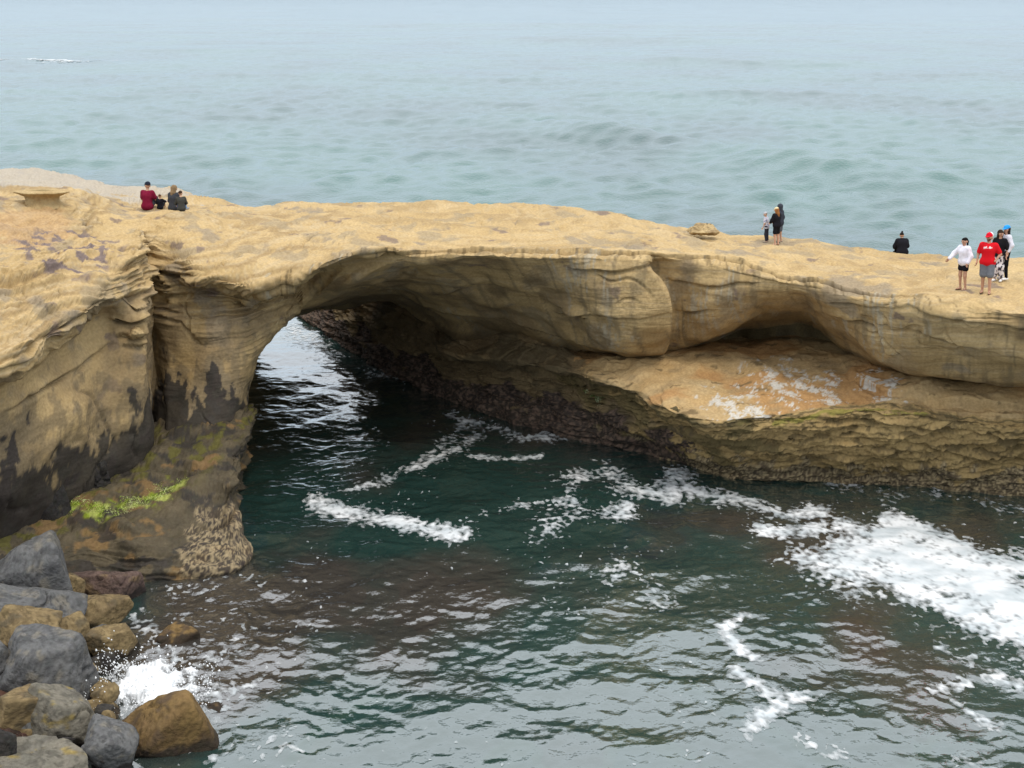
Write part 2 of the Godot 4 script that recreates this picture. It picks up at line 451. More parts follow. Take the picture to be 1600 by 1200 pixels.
func arch_columns() -> Array:
	# sea edge, two points on the top, rim, four points down the face to its lower lip, two points inwards
	var L := [
		[[-420, 258, 40], [-420, 280, 31], [-420, 300, 23.5], [-420, 400, 18], [-420, 500, 16], [-420, 600, 15.6], [-420, 720, 15.5], [-420, 840, 15.5], [-420, 900, 15.8], [-420, 960, 16]],
		[[-200, 262, 38], [-200, 282, 31], [-200, 300, 23.5], [-200, 400, 18.6], [-200, 500, 16.6], [-200, 600, 16.2], [-200, 720, 16.0], [-200, 850, 15.8], [-200, 900, 16], [-200, 960, 16.2]],
		[[0, 271, 37], [0, 284, 31], [0, 300, 23.5], [0, 400, 19.5], [0, 500, 17.5], [0, 575, 16.5], [0, 606, 17.3], [0, 740, 17], [0, 845, 16.8], [0, 900, 17]],
		[[50, 274, 36.5], [50, 288, 31], [50, 301, 23.7], [50, 385, 20.2], [50, 470, 18.3], [50, 548, 17.3], [50, 578, 18.15], [50, 710, 17.8], [50, 812, 17.5], [50, 870, 17.8]],
		[[100, 281, 36], [100, 292, 31], [100, 304, 24], [100, 370, 21.2], [100, 440, 19.3], [100, 515, 18.3], [100, 541, 19.1], [100, 660, 18.6], [100, 770, 18.2], [100, 830, 18.5]],
		[[165, 292, 35], [165, 304, 31], [165, 320, 24.6], [165, 370, 22.2], [165, 432, 19.6], [165, 470, 19.25], [168, 493, 20.0], [170, 640, 19.6], [175, 742, 19.2], [175, 800, 19.5]],
		[[212, 297, 34], [212, 309, 30], [212, 332, 24.6], [212, 362, 22.9], [212, 392, 21.0], [218, 432, 20.4], [226, 520, 20.1], [228, 620, 20.1], [226, 725, 19.9], [226, 790, 20.2]],
		[[226, 298, 34], [226, 311, 30], [226, 334, 24.5], [226, 364, 23.2], [216, 386, 22.7], [228, 440, 22.3], [236, 520, 22.2], [237, 620, 22.1], [236, 715, 21.8], [236, 760, 22]],
		[[262, 303, 33.4], [262, 314, 29], [262, 335, 24.2], [262, 372, 22.9], [262, 402, 22.1], [262, 455, 21.8], [262, 525, 21.8], [262, 620, 21.5], [262, 690, 21.0], [262, 715, 21.6]],
		[[330, 316, 31], [330, 324, 28], [330, 345, 24.0], [330, 388, 22.2], [330, 436, 21.15], [330, 456, 21.7], [330, 525, 21.5], [328, 620, 21.2], [318, 690, 20.8], [318, 705, 21.6]],
		[[385, 325, 30.5], [385, 334, 27.5], [385, 352, 24.4], [390, 392, 22.2], [402, 449, 21.1], [398, 466, 21.85], [382, 530, 21.6], [366, 620, 21.4], [352, 672, 21.2], [345, 690, 22]],
		[[430, 322, 30.5], [430, 332, 27.5], [435, 352, 24.6], [455, 385, 22.6], [440, 444, 21.35], [432, 463, 22.15], [410, 545, 21.9], [389, 602, 22.0], [374, 655, 21.9], [365, 680, 22.6]],
		[[470, 318, 30.5], [470, 330, 27.5], [475, 352, 24.8], [505, 382, 22.8], [492, 422, 21.7], [476, 442, 22.5], [424, 528, 22.3], V(-9.6, 3.0, -24.5), V(-10.4, 0.5, -25), V(-10.6, -1.2, -25.2)],
		[[500, 320, 30.5], [500, 331, 27.5], [510, 352, 25], [545, 378, 23.0], [532, 406, 22.1], [514, 427, 22.8], [466, 487, 22.7], V(-10.6, 4.0, -27.5), V(-11.4, 1.0, -30), V(-11.6, -1.2, -30.4)],
		[[535, 321, 30.5], [535, 332, 27.6], [545, 352, 25.2], [580, 378, 23.2], [570, 397, 22.4], [552, 412, 22.85], [502, 461, 22.9], [505, 476, 27], [476, 485, 30.5], V(-9.2, 5.0, -31.2)],
		[[580, 322, 30.5], [580, 332, 27.6], [590, 354, 25.2], [610, 380, 23.4], [606, 393, 22.8], [594, 403, 23.05], [556, 433, 23.0], [556, 460, 26.5], [545, 478, 30], V(-7.0, 5.0, -31.2)],
		[[640, 322, 30.5], [640, 332, 27.8], [645, 356, 25.4], [650, 385, 23.5], [648, 396, 23.2], [646, 403, 23.1], [640, 411, 23.1], [636, 445, 25.2], [636, 474, 28], [640, 500, 30]],
		[[740, 322, 30.5], [740, 334, 27.8], [740, 358, 25.4], [740, 386, 23.7], [740, 395, 23.4], [740, 400, 23.2], [738, 408, 23.4], [730, 452, 24.7], [715, 505, 26.4], [715, 545, 27.5]],
		[[830, 323, 30.5], [830, 336, 28], [830, 360, 25.4], [830, 385, 23.9], [830, 394, 23.5], [830, 404, 23.3], [826, 428, 23.6], [815, 468, 24.5], [800, 512, 25.7], [800, 540, 26.6]],
		[[885, 328, 30.5], [885, 340, 28], [885, 362, 25.4], [885, 384, 24.0], [885, 394, 23.6], [885, 405, 23.3], [885, 445, 23.5], [888, 492, 23.9], [893, 532, 24.3], [893, 548, 25.2]],
		[[925, 332, 30.3], [925, 344, 28], [925, 364, 25.4], [925, 385, 24.0], [925, 395, 23.6], [925, 406, 23.35], [925, 452, 23.3], [925, 505, 23.4], [922, 546, 23.8], [922, 553, 24.4]],
		[[965, 337, 30.2], [965, 348, 28], [965, 366, 25.4], [965, 386, 24.0], [965, 397, 23.55], [962, 408, 23.3], [968, 455, 23.1], [970, 510, 23.1], [975, 550, 23.5], [975, 556, 24.2]],
		[[1005, 343, 30.1], [1005, 354, 28], [1005, 370, 25.4], [1005, 388, 24.0], [1008, 399, 23.55], [1004, 410, 23.3], [1040, 460, 23.1], [1049, 512, 23.1], [1034, 550, 23.5], [1034, 556, 24.2]],
		[[1020, 345, 30.1], [1020, 356, 28], [1020, 371, 25.4], [1020, 389, 24.0], [1024, 400, 23.7], [1020, 412, 23.8], [1050, 460, 23.75], [1056, 512, 23.7], [1044, 548, 24.0], [1048, 554, 24.5]],
		[[1100, 362, 29.8], [1100, 369, 28], [1100, 382, 25.6], [1100, 396, 24.1], [1106, 407, 23.7], [1108, 418, 23.45], [1106, 455, 23.3], [1102, 502, 23.4], [1090, 538, 23.8], [1090, 546, 24.5]],
		[[1150, 370, 29.6], [1150, 377, 28], [1150, 390, 25.6], [1150, 403, 24.0], [1150, 413, 23.5], [1150, 426, 23.2], [1150, 452, 23.1], [1150, 480, 23.2], [1150, 503, 23.6], [1150, 520, 24.8]],
		[[1200, 376, 29.4], [1200, 383, 28], [1200, 398, 25.4], [1200, 414, 23.7], [1200, 426, 23.1], [1200, 437, 22.9], [1200, 450, 22.9], [1200, 462, 23.0], [1200, 470, 23.3], [1200, 512, 24.7]],
		[[1250, 378, 29.3], [1250, 388, 27.6], [1250, 405, 25], [1250, 424, 23.3], [1250, 436, 22.8], [1250, 446, 22.65], [1250, 454, 22.65], [1250, 461, 22.75], [1250, 468, 23.1], [1250, 510, 24.5]],
		[[1300, 383, 29.2], [1300, 394, 27.2], [1300, 412, 24.6], [1300, 434, 22.9], [1300, 446, 22.4], [1300, 459, 22.2], [1300, 475, 22.25], [1300, 492, 22.5], [1300, 510, 22.9], [1300, 532, 24.1]],
		[[1380, 395, 29], [1380, 405, 26.8], [1380, 424, 23.9], [1380, 446, 22.2], [1380, 460, 21.7], [1380, 478, 21.5], [1380, 507, 21.5], [1380, 542, 21.7], [1380, 570, 22.1], [1380, 576, 22.9]],
		[[1450, 400, 28.6], [1450, 411, 26.2], [1450, 432, 23.2], [1450, 456, 21.6], [1450, 470, 21.2], [1450, 487, 21.0], [1450, 522, 21.1], [1450, 557, 21.3], [1450, 583, 21.7], [1450, 588, 22.5]],
		[[1540, 406, 28.1], [1540, 418, 25.6], [1540, 440, 22.6], [1540, 468, 21.0], [1540, 484, 20.6], [1540, 502, 20.5], [1540, 532, 20.65], [1540, 567, 21.0], [1540, 593, 21.4], [1540, 598, 22.2]],
		[[1620, 410, 27.8], [1620, 422, 25.2], [1620, 446, 22.1], [1620, 476, 20.5], [1620, 493, 20.1], [1620, 512, 20.1], [1620, 542, 20.3], [1620, 578, 20.7], [1620, 603, 21.1], [1620, 608, 21.9]],
		[[1760, 418, 27.4], [1760, 430, 24.8], [1760, 456, 21.6], [1760, 488, 19.9], [1760, 505, 19.6], [1760, 526, 19.6], [1760, 556, 19.8], [1760, 592, 20.2], [1760, 618, 20.6], [1760, 624, 21.4]],
		[[2000, 430, 27], [2000, 444, 24], [2000, 470, 20.8], [2000, 505, 19], [2000, 524, 18.7], [2000, 548, 18.7], [2000, 580, 18.9], [2000, 618, 19.3], [2000, 642, 19.7], [2000, 648, 21]],
	]
	var cols := []
	for l in L:
		var c := pts(l)
		var e := c[0]
		c.insert(0, Vector3(e.x * 1.02, e.y - 0.9, e.z - 0.5))
		var over: bool = l[0][0] >= 340 and l[0][0] <= 600     # the seaward mouth of the tunnel stays open
		c.insert(0, Vector3(e.x, 2.7, e.z - 0.8) if over else Vector3(e.x * 1.04, -1.5, e.z - 1.2))
		cols.append(c)
	return cols

func ledge_columns() -> Array:
	# hidden back, back of the ledge, middle, front edge, under its lip, middle of the lower face, waterline, below water
	var L := [
		[V(-6.6, 2.4, -34.5), V(-7.6, 2.2, -34.2), V(-8.2, 1.9, -34), V(-8.8, 1.6, -34), V(-9.3, 1.2, -34), V(-9.8, 0.7, -34), V(-10.3, 0, -34.2)],
		[V(-4.2, 4.6, -30.2), V(-5, 4.2, -30.4), V(-5.6, 3.5, -30.6), V(-6.2, 2.5, -30.8), V(-6.6, 1.8, -31), V(-7, 0.9, -31.2), V(-7.4, 0, -31.5)],
		[V(-2, 5.0, -29.6), V(-2.8, 4.5, -29.3), V(-3.4, 3.5, -29), V(-3.9, 2.6, -28.8), V(-4.2, 1.8, -28.8), V(-4.5, 0.9, -28.8), V(-4.8, 0, -28.8)],
		[[700, 490, 29.5], [690, 510, 28.4], [688, 532, 27.5], [695, 552, 26.9], [700, 565, 27.6], [700, 595, 27.4], [700, 622, 27.0]],
		[[800, 500, 26.8], [800, 518, 26.2], [800, 545, 25.7], [800, 567, 25.1], [795, 582, 25.8], [800, 615, 25.8], [800, 655, 25.3]],
		[[870, 522, 25.9], [870, 537, 25.2], [870, 556, 24.8], [880, 578, 24.2], [870, 592, 24.9], [870, 630, 24.8], [870, 672, 24.4]],
		[[915, 545, 25.2], [910, 556, 24.5], [915, 572, 24.0], [925, 593, 23.4], [930, 606, 23.9], [935, 645, 23.8], [935, 690, 23.6]],
		[[970, 548, 24.7], [970, 558, 23.95], [980, 582, 23.3], [992, 614, 22.6], [990, 623, 22.8], [990, 660, 22.9], [1000, 706, 22.9]],
		[[1030, 543, 24.8], [1030, 553, 24.0], [1040, 592, 22.7], [1055, 645, 21.2], [1055, 653, 21.4], [1050, 690, 21.9], [1065, 725, 22.1]],
		[[1100, 533, 25.0], [1100, 545, 24.2], [1110, 600, 22.5], [1120, 658, 20.9], [1100, 669, 21.0], [1095, 710, 21.4], [1100, 738, 21.6]],
		[[1180, 524, 25.4], [1180, 536, 24.6], [1190, 592, 22.6], [1200, 650, 21], [1190, 668, 20.9], [1160, 710, 21], [1150, 752, 21.1]],
		[[1260, 525, 25.1], [1260, 537, 24.3], [1260, 587, 22.7], [1270, 640, 21.3], [1265, 655, 21.1], [1260, 705, 20.9], [1260, 755, 21]],
		[[1320, 540, 24.6], [1320, 552, 23.8], [1320, 591, 22.7], [1330, 627, 21.7], [1330, 640, 21.3], [1330, 700, 20.9], [1330, 757, 20.9]],
		[[1400, 568, 23.4], [1400, 580, 22.5], [1400, 602, 22.0], [1400, 627, 21.5], [1400, 645, 21], [1400, 705, 20.8], [1400, 760, 20.8]],
		[[1500, 582, 23.0], [1500, 594, 22.1], [1500, 616, 21.6], [1500, 645, 21.1], [1500, 659, 20.9], [1500, 715, 20.7], [1500, 768, 20.5]],
		[[1600, 591, 22.5], [1600, 603, 21.65], [1600, 624, 21.3], [1600, 658, 20.9], [1600, 672, 20.7], [1600, 725, 20.5], [1600, 778, 20.2]],
		[[1760, 606, 22.0], [1760, 618, 21.1], [1760, 640, 20.7], [1760, 672, 20.2], [1760, 688, 20], [1760, 740, 19.8], [1760, 792, 19.6]],
		[[2000, 620, 22], [2000, 640, 20.8], [2000, 664, 20.2], [2000, 700, 19.4], [2000, 716, 19.2], [2000, 765, 19], [2000, 815, 18.8]],
	]
	var cols := []
	for l in L:
		var c := pts(l)
		var e := c[c.size() - 1]
		c[c.size() - 1] = Vector3(e.x, 0.0, e.z)
		c.append(Vector3(e.x, -1.6, e.z))
		cols.append(c)
	return cols

func shelf_columns() -> Array:
	# back under the bluff, middle, upper edge, flank, waterline (heights above the sea)
	var L := [
		[[-200, 870, 0.9], [-200, 890, 0.9], [-200, 920, 0.7], [-200, 960, 0.4], [-200, 1000, 0]],
		[[-40, 850, 0.9], [-40, 865, 0.9], [-40, 890, 0.7], [-40, 910, 0.4], [-40, 930, 0]],
		[[60, 785, 1.0], [60, 825, 0.9], [62, 868, 0.7], [70, 888, 0.35], [80, 908, 0]],
		[[130, 745, 1.3], [135, 790, 1.1], [140, 838, 0.85], [142, 878, 0.4], [150, 910, 0]],
		[[200, 722, 1.5], [205, 770, 1.25], [220, 828, 0.9], [220, 876, 0.45], [225, 909, 0]],
		[[260, 695, 1.8], [268, 740, 1.45], [290, 800, 1.0], [298, 860, 0.5], [300, 906, 0]],
		[[310, 682, 1.9], [318, 710, 1.75], [338, 758, 1.35], [352, 838, 0.6], [372, 893, 0]],
		[[350, 660, 2.0], [355, 680, 1.95], [366, 712, 1.75], [362, 790, 1.0], [390, 874, 0]],
		[[375, 652, 2.1], [382, 660, 2.0], [390, 676, 1.85], [366, 745, 1.3], [366, 835, -0.1]],
	]
	var cols := []
	for l in L:
		var c := PackedVector3Array()
		for a in l:
			c.append(WE(a[0], a[1], a[2]))
		var e := c[c.size() - 1]
		c.append(Vector3(e.x, -1.4, e.z))
		c.insert(0, c[0] + Vector3(-0.3, 0.25, -2.5))
		cols.append(c)
	var b := WE(393, 655, 2.0)
	for e in [b, b + Vector3(-1.6, 0, -4.0)]:
		var c := PackedVector3Array()
		for q in [[-0.6, 0.3, -2.0], [-0.3, 0.1, -1.0], [-0.1, 0.0, -0.8], [0.0, -0.2, -0.8], [-0.5, -1.0, -1.0], [-0.6, -2.0, -1.0], [-0.8, -3.4, -1.2]]:
			c.append(e + Vector3(q[0], q[1], q[2]))
		cols.append(c)
	return cols

# ---------------------------------------------------------------- water
var swell_lines := []      # [start, end, height, width] of the few large swells

func swell(x: float, z: float, cell: float) -> float:
	var out := ss(64.0, 84.0, -z)
	var h := 0.06 * nz(0.40, 81).get_noise_2d(x * 0.75 + 0.15 * z, z * 0.75) * (1.0 + 3.0 * out * ss(3.0, 1.0, cell))
	if cell < 0.6:
		h += 0.055 * (0.4 - absf(nz(0.62, 82, 2).get_noise_2d(x * 0.72 + 0.2 * z, z * 0.85 - 0.2 * x))) * (1.0 + 0.8 * out)
	if cell < 0.3:
		h += 0.026 * (0.4 - absf(nz(1.7, 86, 2).get_noise_2d(x * 0.7 - 0.15 * z, z * 0.85 + 0.2 * x)))
	if cell < 0.14:
		h += 0.005 * nz(4.1, 83, 2).get_noise_2d(x * 0.7, z * 0.9)
	if out > 0.0:
		h += out * 0.34 * nz(0.14, 84, 3).get_noise_2d(x * 0.45, z * 0.8)
		h += out * 0.7 * nz(0.022, 85).get_noise_2d(x * 0.3 + 0.2 * z, z * 0.7)
		if cell < 1.6:
			h += out * 0.10 * (0.4 - absf(nz(0.36, 88, 2).get_noise_2d(x * 0.42 + 0.1 * z, z * 0.9))) * ss(1.6, 1.0, cell)
		var q := Vector2(x, z)
		for a in swell_lines:
			var ab: Vector2 = a[1] - a[0]
			var t: float = (q - a[0]).dot(ab) / ab.length_squared()
			if t < -0.2 or t > 1.2:
				continue
			var side: float = (q - a[0]).cross(ab.normalized()) + 3.0 * nz(0.03, 87).get_noise_2d(x, z)
			var wide: float = a[3] * (0.55 if side > 0.0 else 1.3)
			h += a[2] * ss(-0.2, 0.25, t) * ss(1.2, 0.75, t) * exp(-side * side / (wide * wide))
	return h

func foam_strokes() -> Array:   # in pixels: list of points, half width in metres, strength
	return [
		[[[498, 788], [560, 800], [640, 822], [708, 838]], 0.38, 1.0],
		[[[545, 770], [620, 745], [660, 722], [700, 690], [728, 655]], 0.30, 0.62],
		[[[640, 735], [690, 715], [735, 690], [760, 668]], 0.28, 0.7],
		[[[706, 652], [760, 664], [812, 684], [880, 682]], 0.28, 0.72],
		[[[732, 716], [790, 718], [842, 712]], 0.14, 0.8],
		[[[720, 815], [800, 795], [880, 770], [930, 745]], 0.32, 0.5],
		[[[858, 828], [884, 800], [890, 765], [905, 742]], 0.50, 0.62],
		[[[960, 738], [985, 765], [1040, 778], [1056, 742], [1075, 760]], 0.42, 0.85],
		[[[1075, 765], [1120, 776], [1180, 790], [1230, 806], [1272, 800]], 0.34, 1.0],
		[[[940, 800], [985, 786], [965, 808], [985, 806]], 0.22, 0.9],
		[[[1195, 832], [1250, 834], [1320, 826]], 0.34, 0.9],
		[[[955, 905], [990, 882], [1015, 915], [1030, 940]], 0.55, 0.42],
		[[[1165, 962], [1132, 985], [1150, 1008], [1176, 1030]], 0.16, 0.9],
		[[[1155, 1055], [1198, 1084], [1256, 1094], [1215, 1104], [1170, 1145]], 0.20, 0.95],
		[[[1470, 1016], [1500, 1030], [1530, 1026]], 0.20, 0.7],
		[[[1458, 1078], [1490, 1078], [1512, 1068]], 0.16, 0.8],
		[[[1498, 1104], [1530, 1124], [1560, 1136]], 0.15, 0.85],
		[[[1560, 1062], [1620, 1084]], 0.25, 0.8],
		[[[1248, 1164], [1270, 1168]], 0.14, 0.9], [[[1288, 1186], [1308, 1178]], 0.14, 0.9], [[[1508, 1192], [1540, 1204]], 0.2, 0.8],
		[[[455, 510], [480, 530], [520, 550]], 0.8, 0.62], [[[560, 578], [615, 592], [632, 600]], 0.35, 0.55],
		[[[1300, 756], [1335, 750], [1345, 762]], 0.25, 0.6], [[[1370, 764], [1440, 770], [1500, 778], [1600, 790]], 0.5, 0.42],
		[[[215, 915], [260, 930], [300, 925]], 0.3, 0.36], [[[330, 905], [420, 920], [450, 945]], 0.6, 0.28], [[[300, 960], [340, 985], [400, 1010]], 0.8, 0.30],
		[[[300, 1000], [330, 1030], [380, 1050]], 0.5, 0.42], [[[290, 1080], [340, 1090], [400, 1070]], 0.6, 0.4], [[[310, 1150], [360, 1170], [420, 1180]], 0.7, 0.34],
		[[[210, 955], [225, 990], [250, 1010], [280, 1022]], 0.3, 0.55],
		[[[1320, 878], [1360, 864], [1410, 852], [1460, 866], [1540, 900], [1600, 940], [1700, 1000]], 0.95, 1.2],
		[[[1370, 850], [1405, 826], [1440, 838], [1520, 870], [1620, 892], [1720, 905]], 0.55, 1.2],
		[[[1350, 890], [1420, 914], [1490, 944], [1560, 980], [1680, 1030]], 0.5, 1.2],
		[[[1440, 885], [1530, 920], [1640, 980]], 1.2, 1.4],
	]

func water_mesh(near: float, far: float) -> ArrayMesh:
	var ds := PackedFloat32Array()
	var d := near
	while d < far - 0.01:
		ds.append(d)
		if d < 76.0:
			d += 0.085 if d < 48.0 else 0.13
		else:
			d *= 1.0065 if d < 900.0 else (1.03 if d < 9000.0 else 1.3)
	ds.append(far)
	var nc := 600
	var p := PackedVector3Array()
	var col := PackedColorArray()
	var uv := PackedVector2Array()
	for r in ds.size():
		var dd := ds[r]
		var half := dd * 0.40 + 3.0
		var cell := 0.49 if absf(dd - 76.0) < 0.02 else maxf(2.0 * half / nc, 0.085 if dd < 76.0 else dd * 0.0065)
		for c in nc:
			var x := (1.0 - 2.0 * c / (nc - 1.0)) * half
			p.append(Vector3(x, swell(x, -dd, cell), -dd))
			uv.append(Vector2(x, dd) * 0.11)
			col.append(water_color(x, -dd))
	print("water ", ds.size(), " x ", nc)
	return grid_mesh(p, grid_normals(p, ds.size(), nc), col, ds.size(), nc, uv)

func water_color(x: float, z: float) -> Color:   # one body of green water, with beds of brown weed in the shallows and milkier patches
	var c := mixc(Color(0.014, 0.036, 0.033), Color(0.026, 0.062, 0.056), 0.5 + 1.2 * nz(0.05, 91, 3).get_noise_2d(x * 0.5, z * 0.3))
	if z < -72.0:      # the open sea carries more silt
		c = mixc(Color(0.022, 0.066, 0.066), Color(0.032, 0.105, 0.094), 0.5 + 1.2 * nz(0.05, 91, 3).get_noise_2d(x * 0.5, z * 0.3))
	if z > -80.0:
		var kk := nz(0.16, 93, 4).get_noise_2d(x, z * 0.7)
		for a in kelp:
			kk += a[2] * clampf(1.0 - Vector2(x - a[0].x, (z - a[0].z) * 0.5).length() / a[1], 0.0, 1.0)
		c = mixc(c, Color(0.048, 0.036, 0.032), 0.75 * ss(0.0, 0.75, kk))
	return c

var kelp := []

# Foam lies on the water as a sheet of its own, cut out along the outline of a field on a fine grid.
func foam_mesh(x0: float, z0: float, nx: int, nzz: int, cell: float, cellz: float, strokes: Array, fineness := 0.05) -> ArrayMesh:
	var lace := FastNoiseLite.new()
	lace.noise_type = FastNoiseLite.TYPE_CELLULAR
	lace.cellular_return_type = FastNoiseLite.RETURN_DISTANCE2_SUB
	lace.frequency = 2.6
	lace.seed = 12
	lace.domain_warp_enabled = true
	lace.domain_warp_amplitude = 0.35
	lace.domain_warp_frequency = 1.5
	var f := PackedFloat32Array()
	f.resize(nx * nzz)
	for s in strokes:
		var half: float = s[1]
		var line: Array = s[0]
		for i in line.size() - 1:
			var a3 := WE(line[i][0], line[i][1], 0.0)
			var b3 := WE(line[i + 1][0], line[i + 1][1], 0.0)
			var a := Vector2(a3.x, a3.z)
			var b := Vector2(b3.x, b3.z)
			var reach := half * 2.2
			var c0 := clampi(int((minf(a.x, b.x) - reach - x0) / cell), 0, nx - 1)
			var c1 := clampi(int((maxf(a.x, b.x) + reach - x0) / cell), 0, nx - 1)
			var r0 := clampi(int((minf(a.y, b.y) - 2.0 * reach - z0) / cellz), 0, nzz - 1)
			var r1 := clampi(int((maxf(a.y, b.y) + 2.0 * reach - z0) / cellz), 0, nzz - 1)
			for r in range(r0, r1 + 1):
				for c in range(c0, c1 + 1):
					var q := Vector2(x0 + c * cell, z0 + r * cellz)
					var near := Geometry2D.get_closest_point_to_segment(q, a, b)
					var g: float = s[2] * (1.0 - Vector2(q.x - near.x, 0.55 * (q.y - near.y)).length() / reach)
					if g > f[r * nx + c]:
						f[r * nx + c] = g
	for r in nzz:
		var z := z0 + r * cellz
		for c in nx:
			var x := x0 + c * cell
			var g := f[r * nx + c]
			if g > 0.0:
				var warp := nz(0.9, 97, 3).get_noise_2d(x * 0.8, z * 0.6)
				var fine := nz(5.0, 96, 3).get_noise_2d(x * 0.8, z * 0.6)
				var net := lace.get_noise_2d(x, z * 0.6) + 1.0      # 0 on the walls between bubbles' cells
				f[r * nx + c] = g * 1.35 - 0.54 + 0.55 * warp + 0.75 * fine - 0.62 * net * (1.3 - 0.8 * clampf(g, 0.0, 1.0))
			else:
				f[r * nx + c] = -1.0
			var dots := nz(5.5, 98).get_noise_2d(x, z * 0.62) + 0.34 * nz(0.25, 99, 2).get_noise_2d(x, z * 0.6)
			f[r * nx + c] = maxf(f[r * nx + c], (dots - 0.91) * 2.0)
	var st := SurfaceTool.new()
	st.begin(Mesh.PRIMITIVE_TRIANGLES)
	var n_tri := 0
	for r in nzz - 1:
		for c in nx - 1:
			var i := r * nx + c
			var v := [f[i], f[i + 1], f[i + nx + 1], f[i + nx]]
			if v[0] <= 0.0 and v[1] <= 0.0 and v[2] <= 0.0 and v[3] <= 0.0:
				continue
			var x := x0 + c * cell
			var z := z0 + r * cellz
			var q := [Vector2(x, z), Vector2(x + cell, z), Vector2(x + cell, z + cellz), Vector2(x, z + cellz)]
			var poly := []
			for k in 4:
				var k2: int = (k + 1) % 4
				if v[k] > 0.0:
					poly.append([q[k], v[k]])
				if (v[k] > 0.0) != (v[k2] > 0.0):
					poly.append([q[k].lerp(q[k2], v[k] / (v[k] - v[k2])), 0.0])
			for k in range(1, poly.size() - 1):
				for e in [poly[0], poly[k], poly[k + 1]]:
					var w: Vector2 = e[0]
					var lift := 0.012 + 0.014 * ss(0.0, 0.6, e[1]) * (0.7 + nz(3.0, 95, 3).get_noise_2d(w.x, w.y * 0.6))
					st.set_smooth_group(0)
					var w1 := 0.5 + nz(1.1, 94, 4).get_noise_2d(w.x * 0.7, w.y * 0.8)
					var tone := mixc(Color(0.42, 0.46, 0.48), Color(0.70, 0.71, 0.72), w1)
					tone.a = clampf(0.16 + 1.1 * e[1] + 0.40 * nz(2.6, 100, 3).get_noise_2d(w.x, w.y * 0.6), 0.12, 0.97)
					st.set_color(tone)
					st.add_vertex(Vector3(w.x, swell(w.x, w.y, fineness) + lift * (1.0 if fineness < 0.1 else 5.0), w.y))
				n_tri += 1
	st.index()
	st.generate_normals()
	print("foam ", n_tri)
	return st.commit()

# ---------------------------------------------------------------- boulders
func boulder_mesh(r: Vector3, turn: Basis, seed_: int, edge: float, colors: Array, rough := 0.05, wet := -9.0, nr := 48, nc := 76) -> ArrayMesh:
	var g := RandomNumberGenerator.new()
	g.seed = seed_
	var planes := []
	for k in 9:
		var d := Vector3(g.randfn(), g.randfn(), g.randfn()).normalized()
		planes.append(d / g.randf_range(0.58, 0.92))
	for d in [Vector3.UP, Vector3.DOWN, Vector3.LEFT, Vector3.RIGHT, Vector3.FORWARD, Vector3.BACK]:
		planes.append(d / g.randf_range(0.85, 1.0))
	var p := PackedVector3Array()
	var o := Vector3(seed_ * 3.7, seed_ * 1.3, 0)
	for i in nr:
		var th := PI * (0.002 + 0.996 * i / (nr - 1.0))
		for j in nc:
			var ph := -TAU * j / (nc - 1.0)
			var d := Vector3(sin(th) * cos(ph), cos(th), sin(th) * sin(ph))
			var total := 0.0
			for q in planes:
				var t: float = d.dot(q)
				if t > 0.0:
					total += pow(t, edge)
			var w := d * pow(total, -1.0 / edge) * r
			var s := r.x / 0.8
			var h := rough * s * nz(1.4, 111, 4).get_noise_3dv(w / s + o) * 1.6
			h -= 0.07 * s * ss(0.6, 0.95, 1.0 - absf(nz(0.9, 112, 2).get_noise_3dv(w / s + o)) * 7.0) * ss(0.0, 0.3, nz(0.7, 110).get_noise_3dv(w / s - o))
			h += 0.02 * s * nz(6.0, 109, 3).get_noise_3dv(w / s + o)
			p.append(turn * (w + d * h))
	# normals that run on over the seam
	var n := PackedVector3Array()
	var col := PackedColorArray()
	for i in nr:
		for j in nc:
			var jl := (j - 1) if j > 0 else nc - 2
			var jr := (j + 1) if j < nc - 1 else 1
			var a := p[i * nc + jr] - p[i * nc + jl]
			var b := p[mini(i + 1, nr - 1) * nc + j] - p[maxi(i - 1, 0) * nc + j]
			var m := b.cross(a).normalized()
			if m.dot(p[i * nc + j]) < 0.0:
				m = -m
			n.append(m)
			var w := p[i * nc + j] + o
			var k := 0.5 + 0.8 * nz(1.1, 113, 5).get_noise_3dv(w)
			var c := mixc(colors[0], colors[1], k)
			c = mixc(c, colors[2], ss(0.15, 0.4, nz(1.7, 114, 4).get_noise_3dv(w)))
			c = mixc(c, colors[0] * 0.35, 0.7 * ss(0.25, 0.42, nz(7.0, 115, 3).get_noise_3dv(w)))
			c = mixc(c, colors[1] * 0.6, 0.6 * ss(0.1, 0.2, nz(3.5, 118, 4).get_noise_3dv(w)))
			c = mixc(c, Color(0.03, 0.026, 0.024), 0.85 * ss(0.0, 0.1, wet - p[i * nc + j].y + 0.25 * nz(2.5, 119, 3).get_noise_3dv(w)))
			col.append(c)
	return grid_mesh(p, n, col, nr, nc)

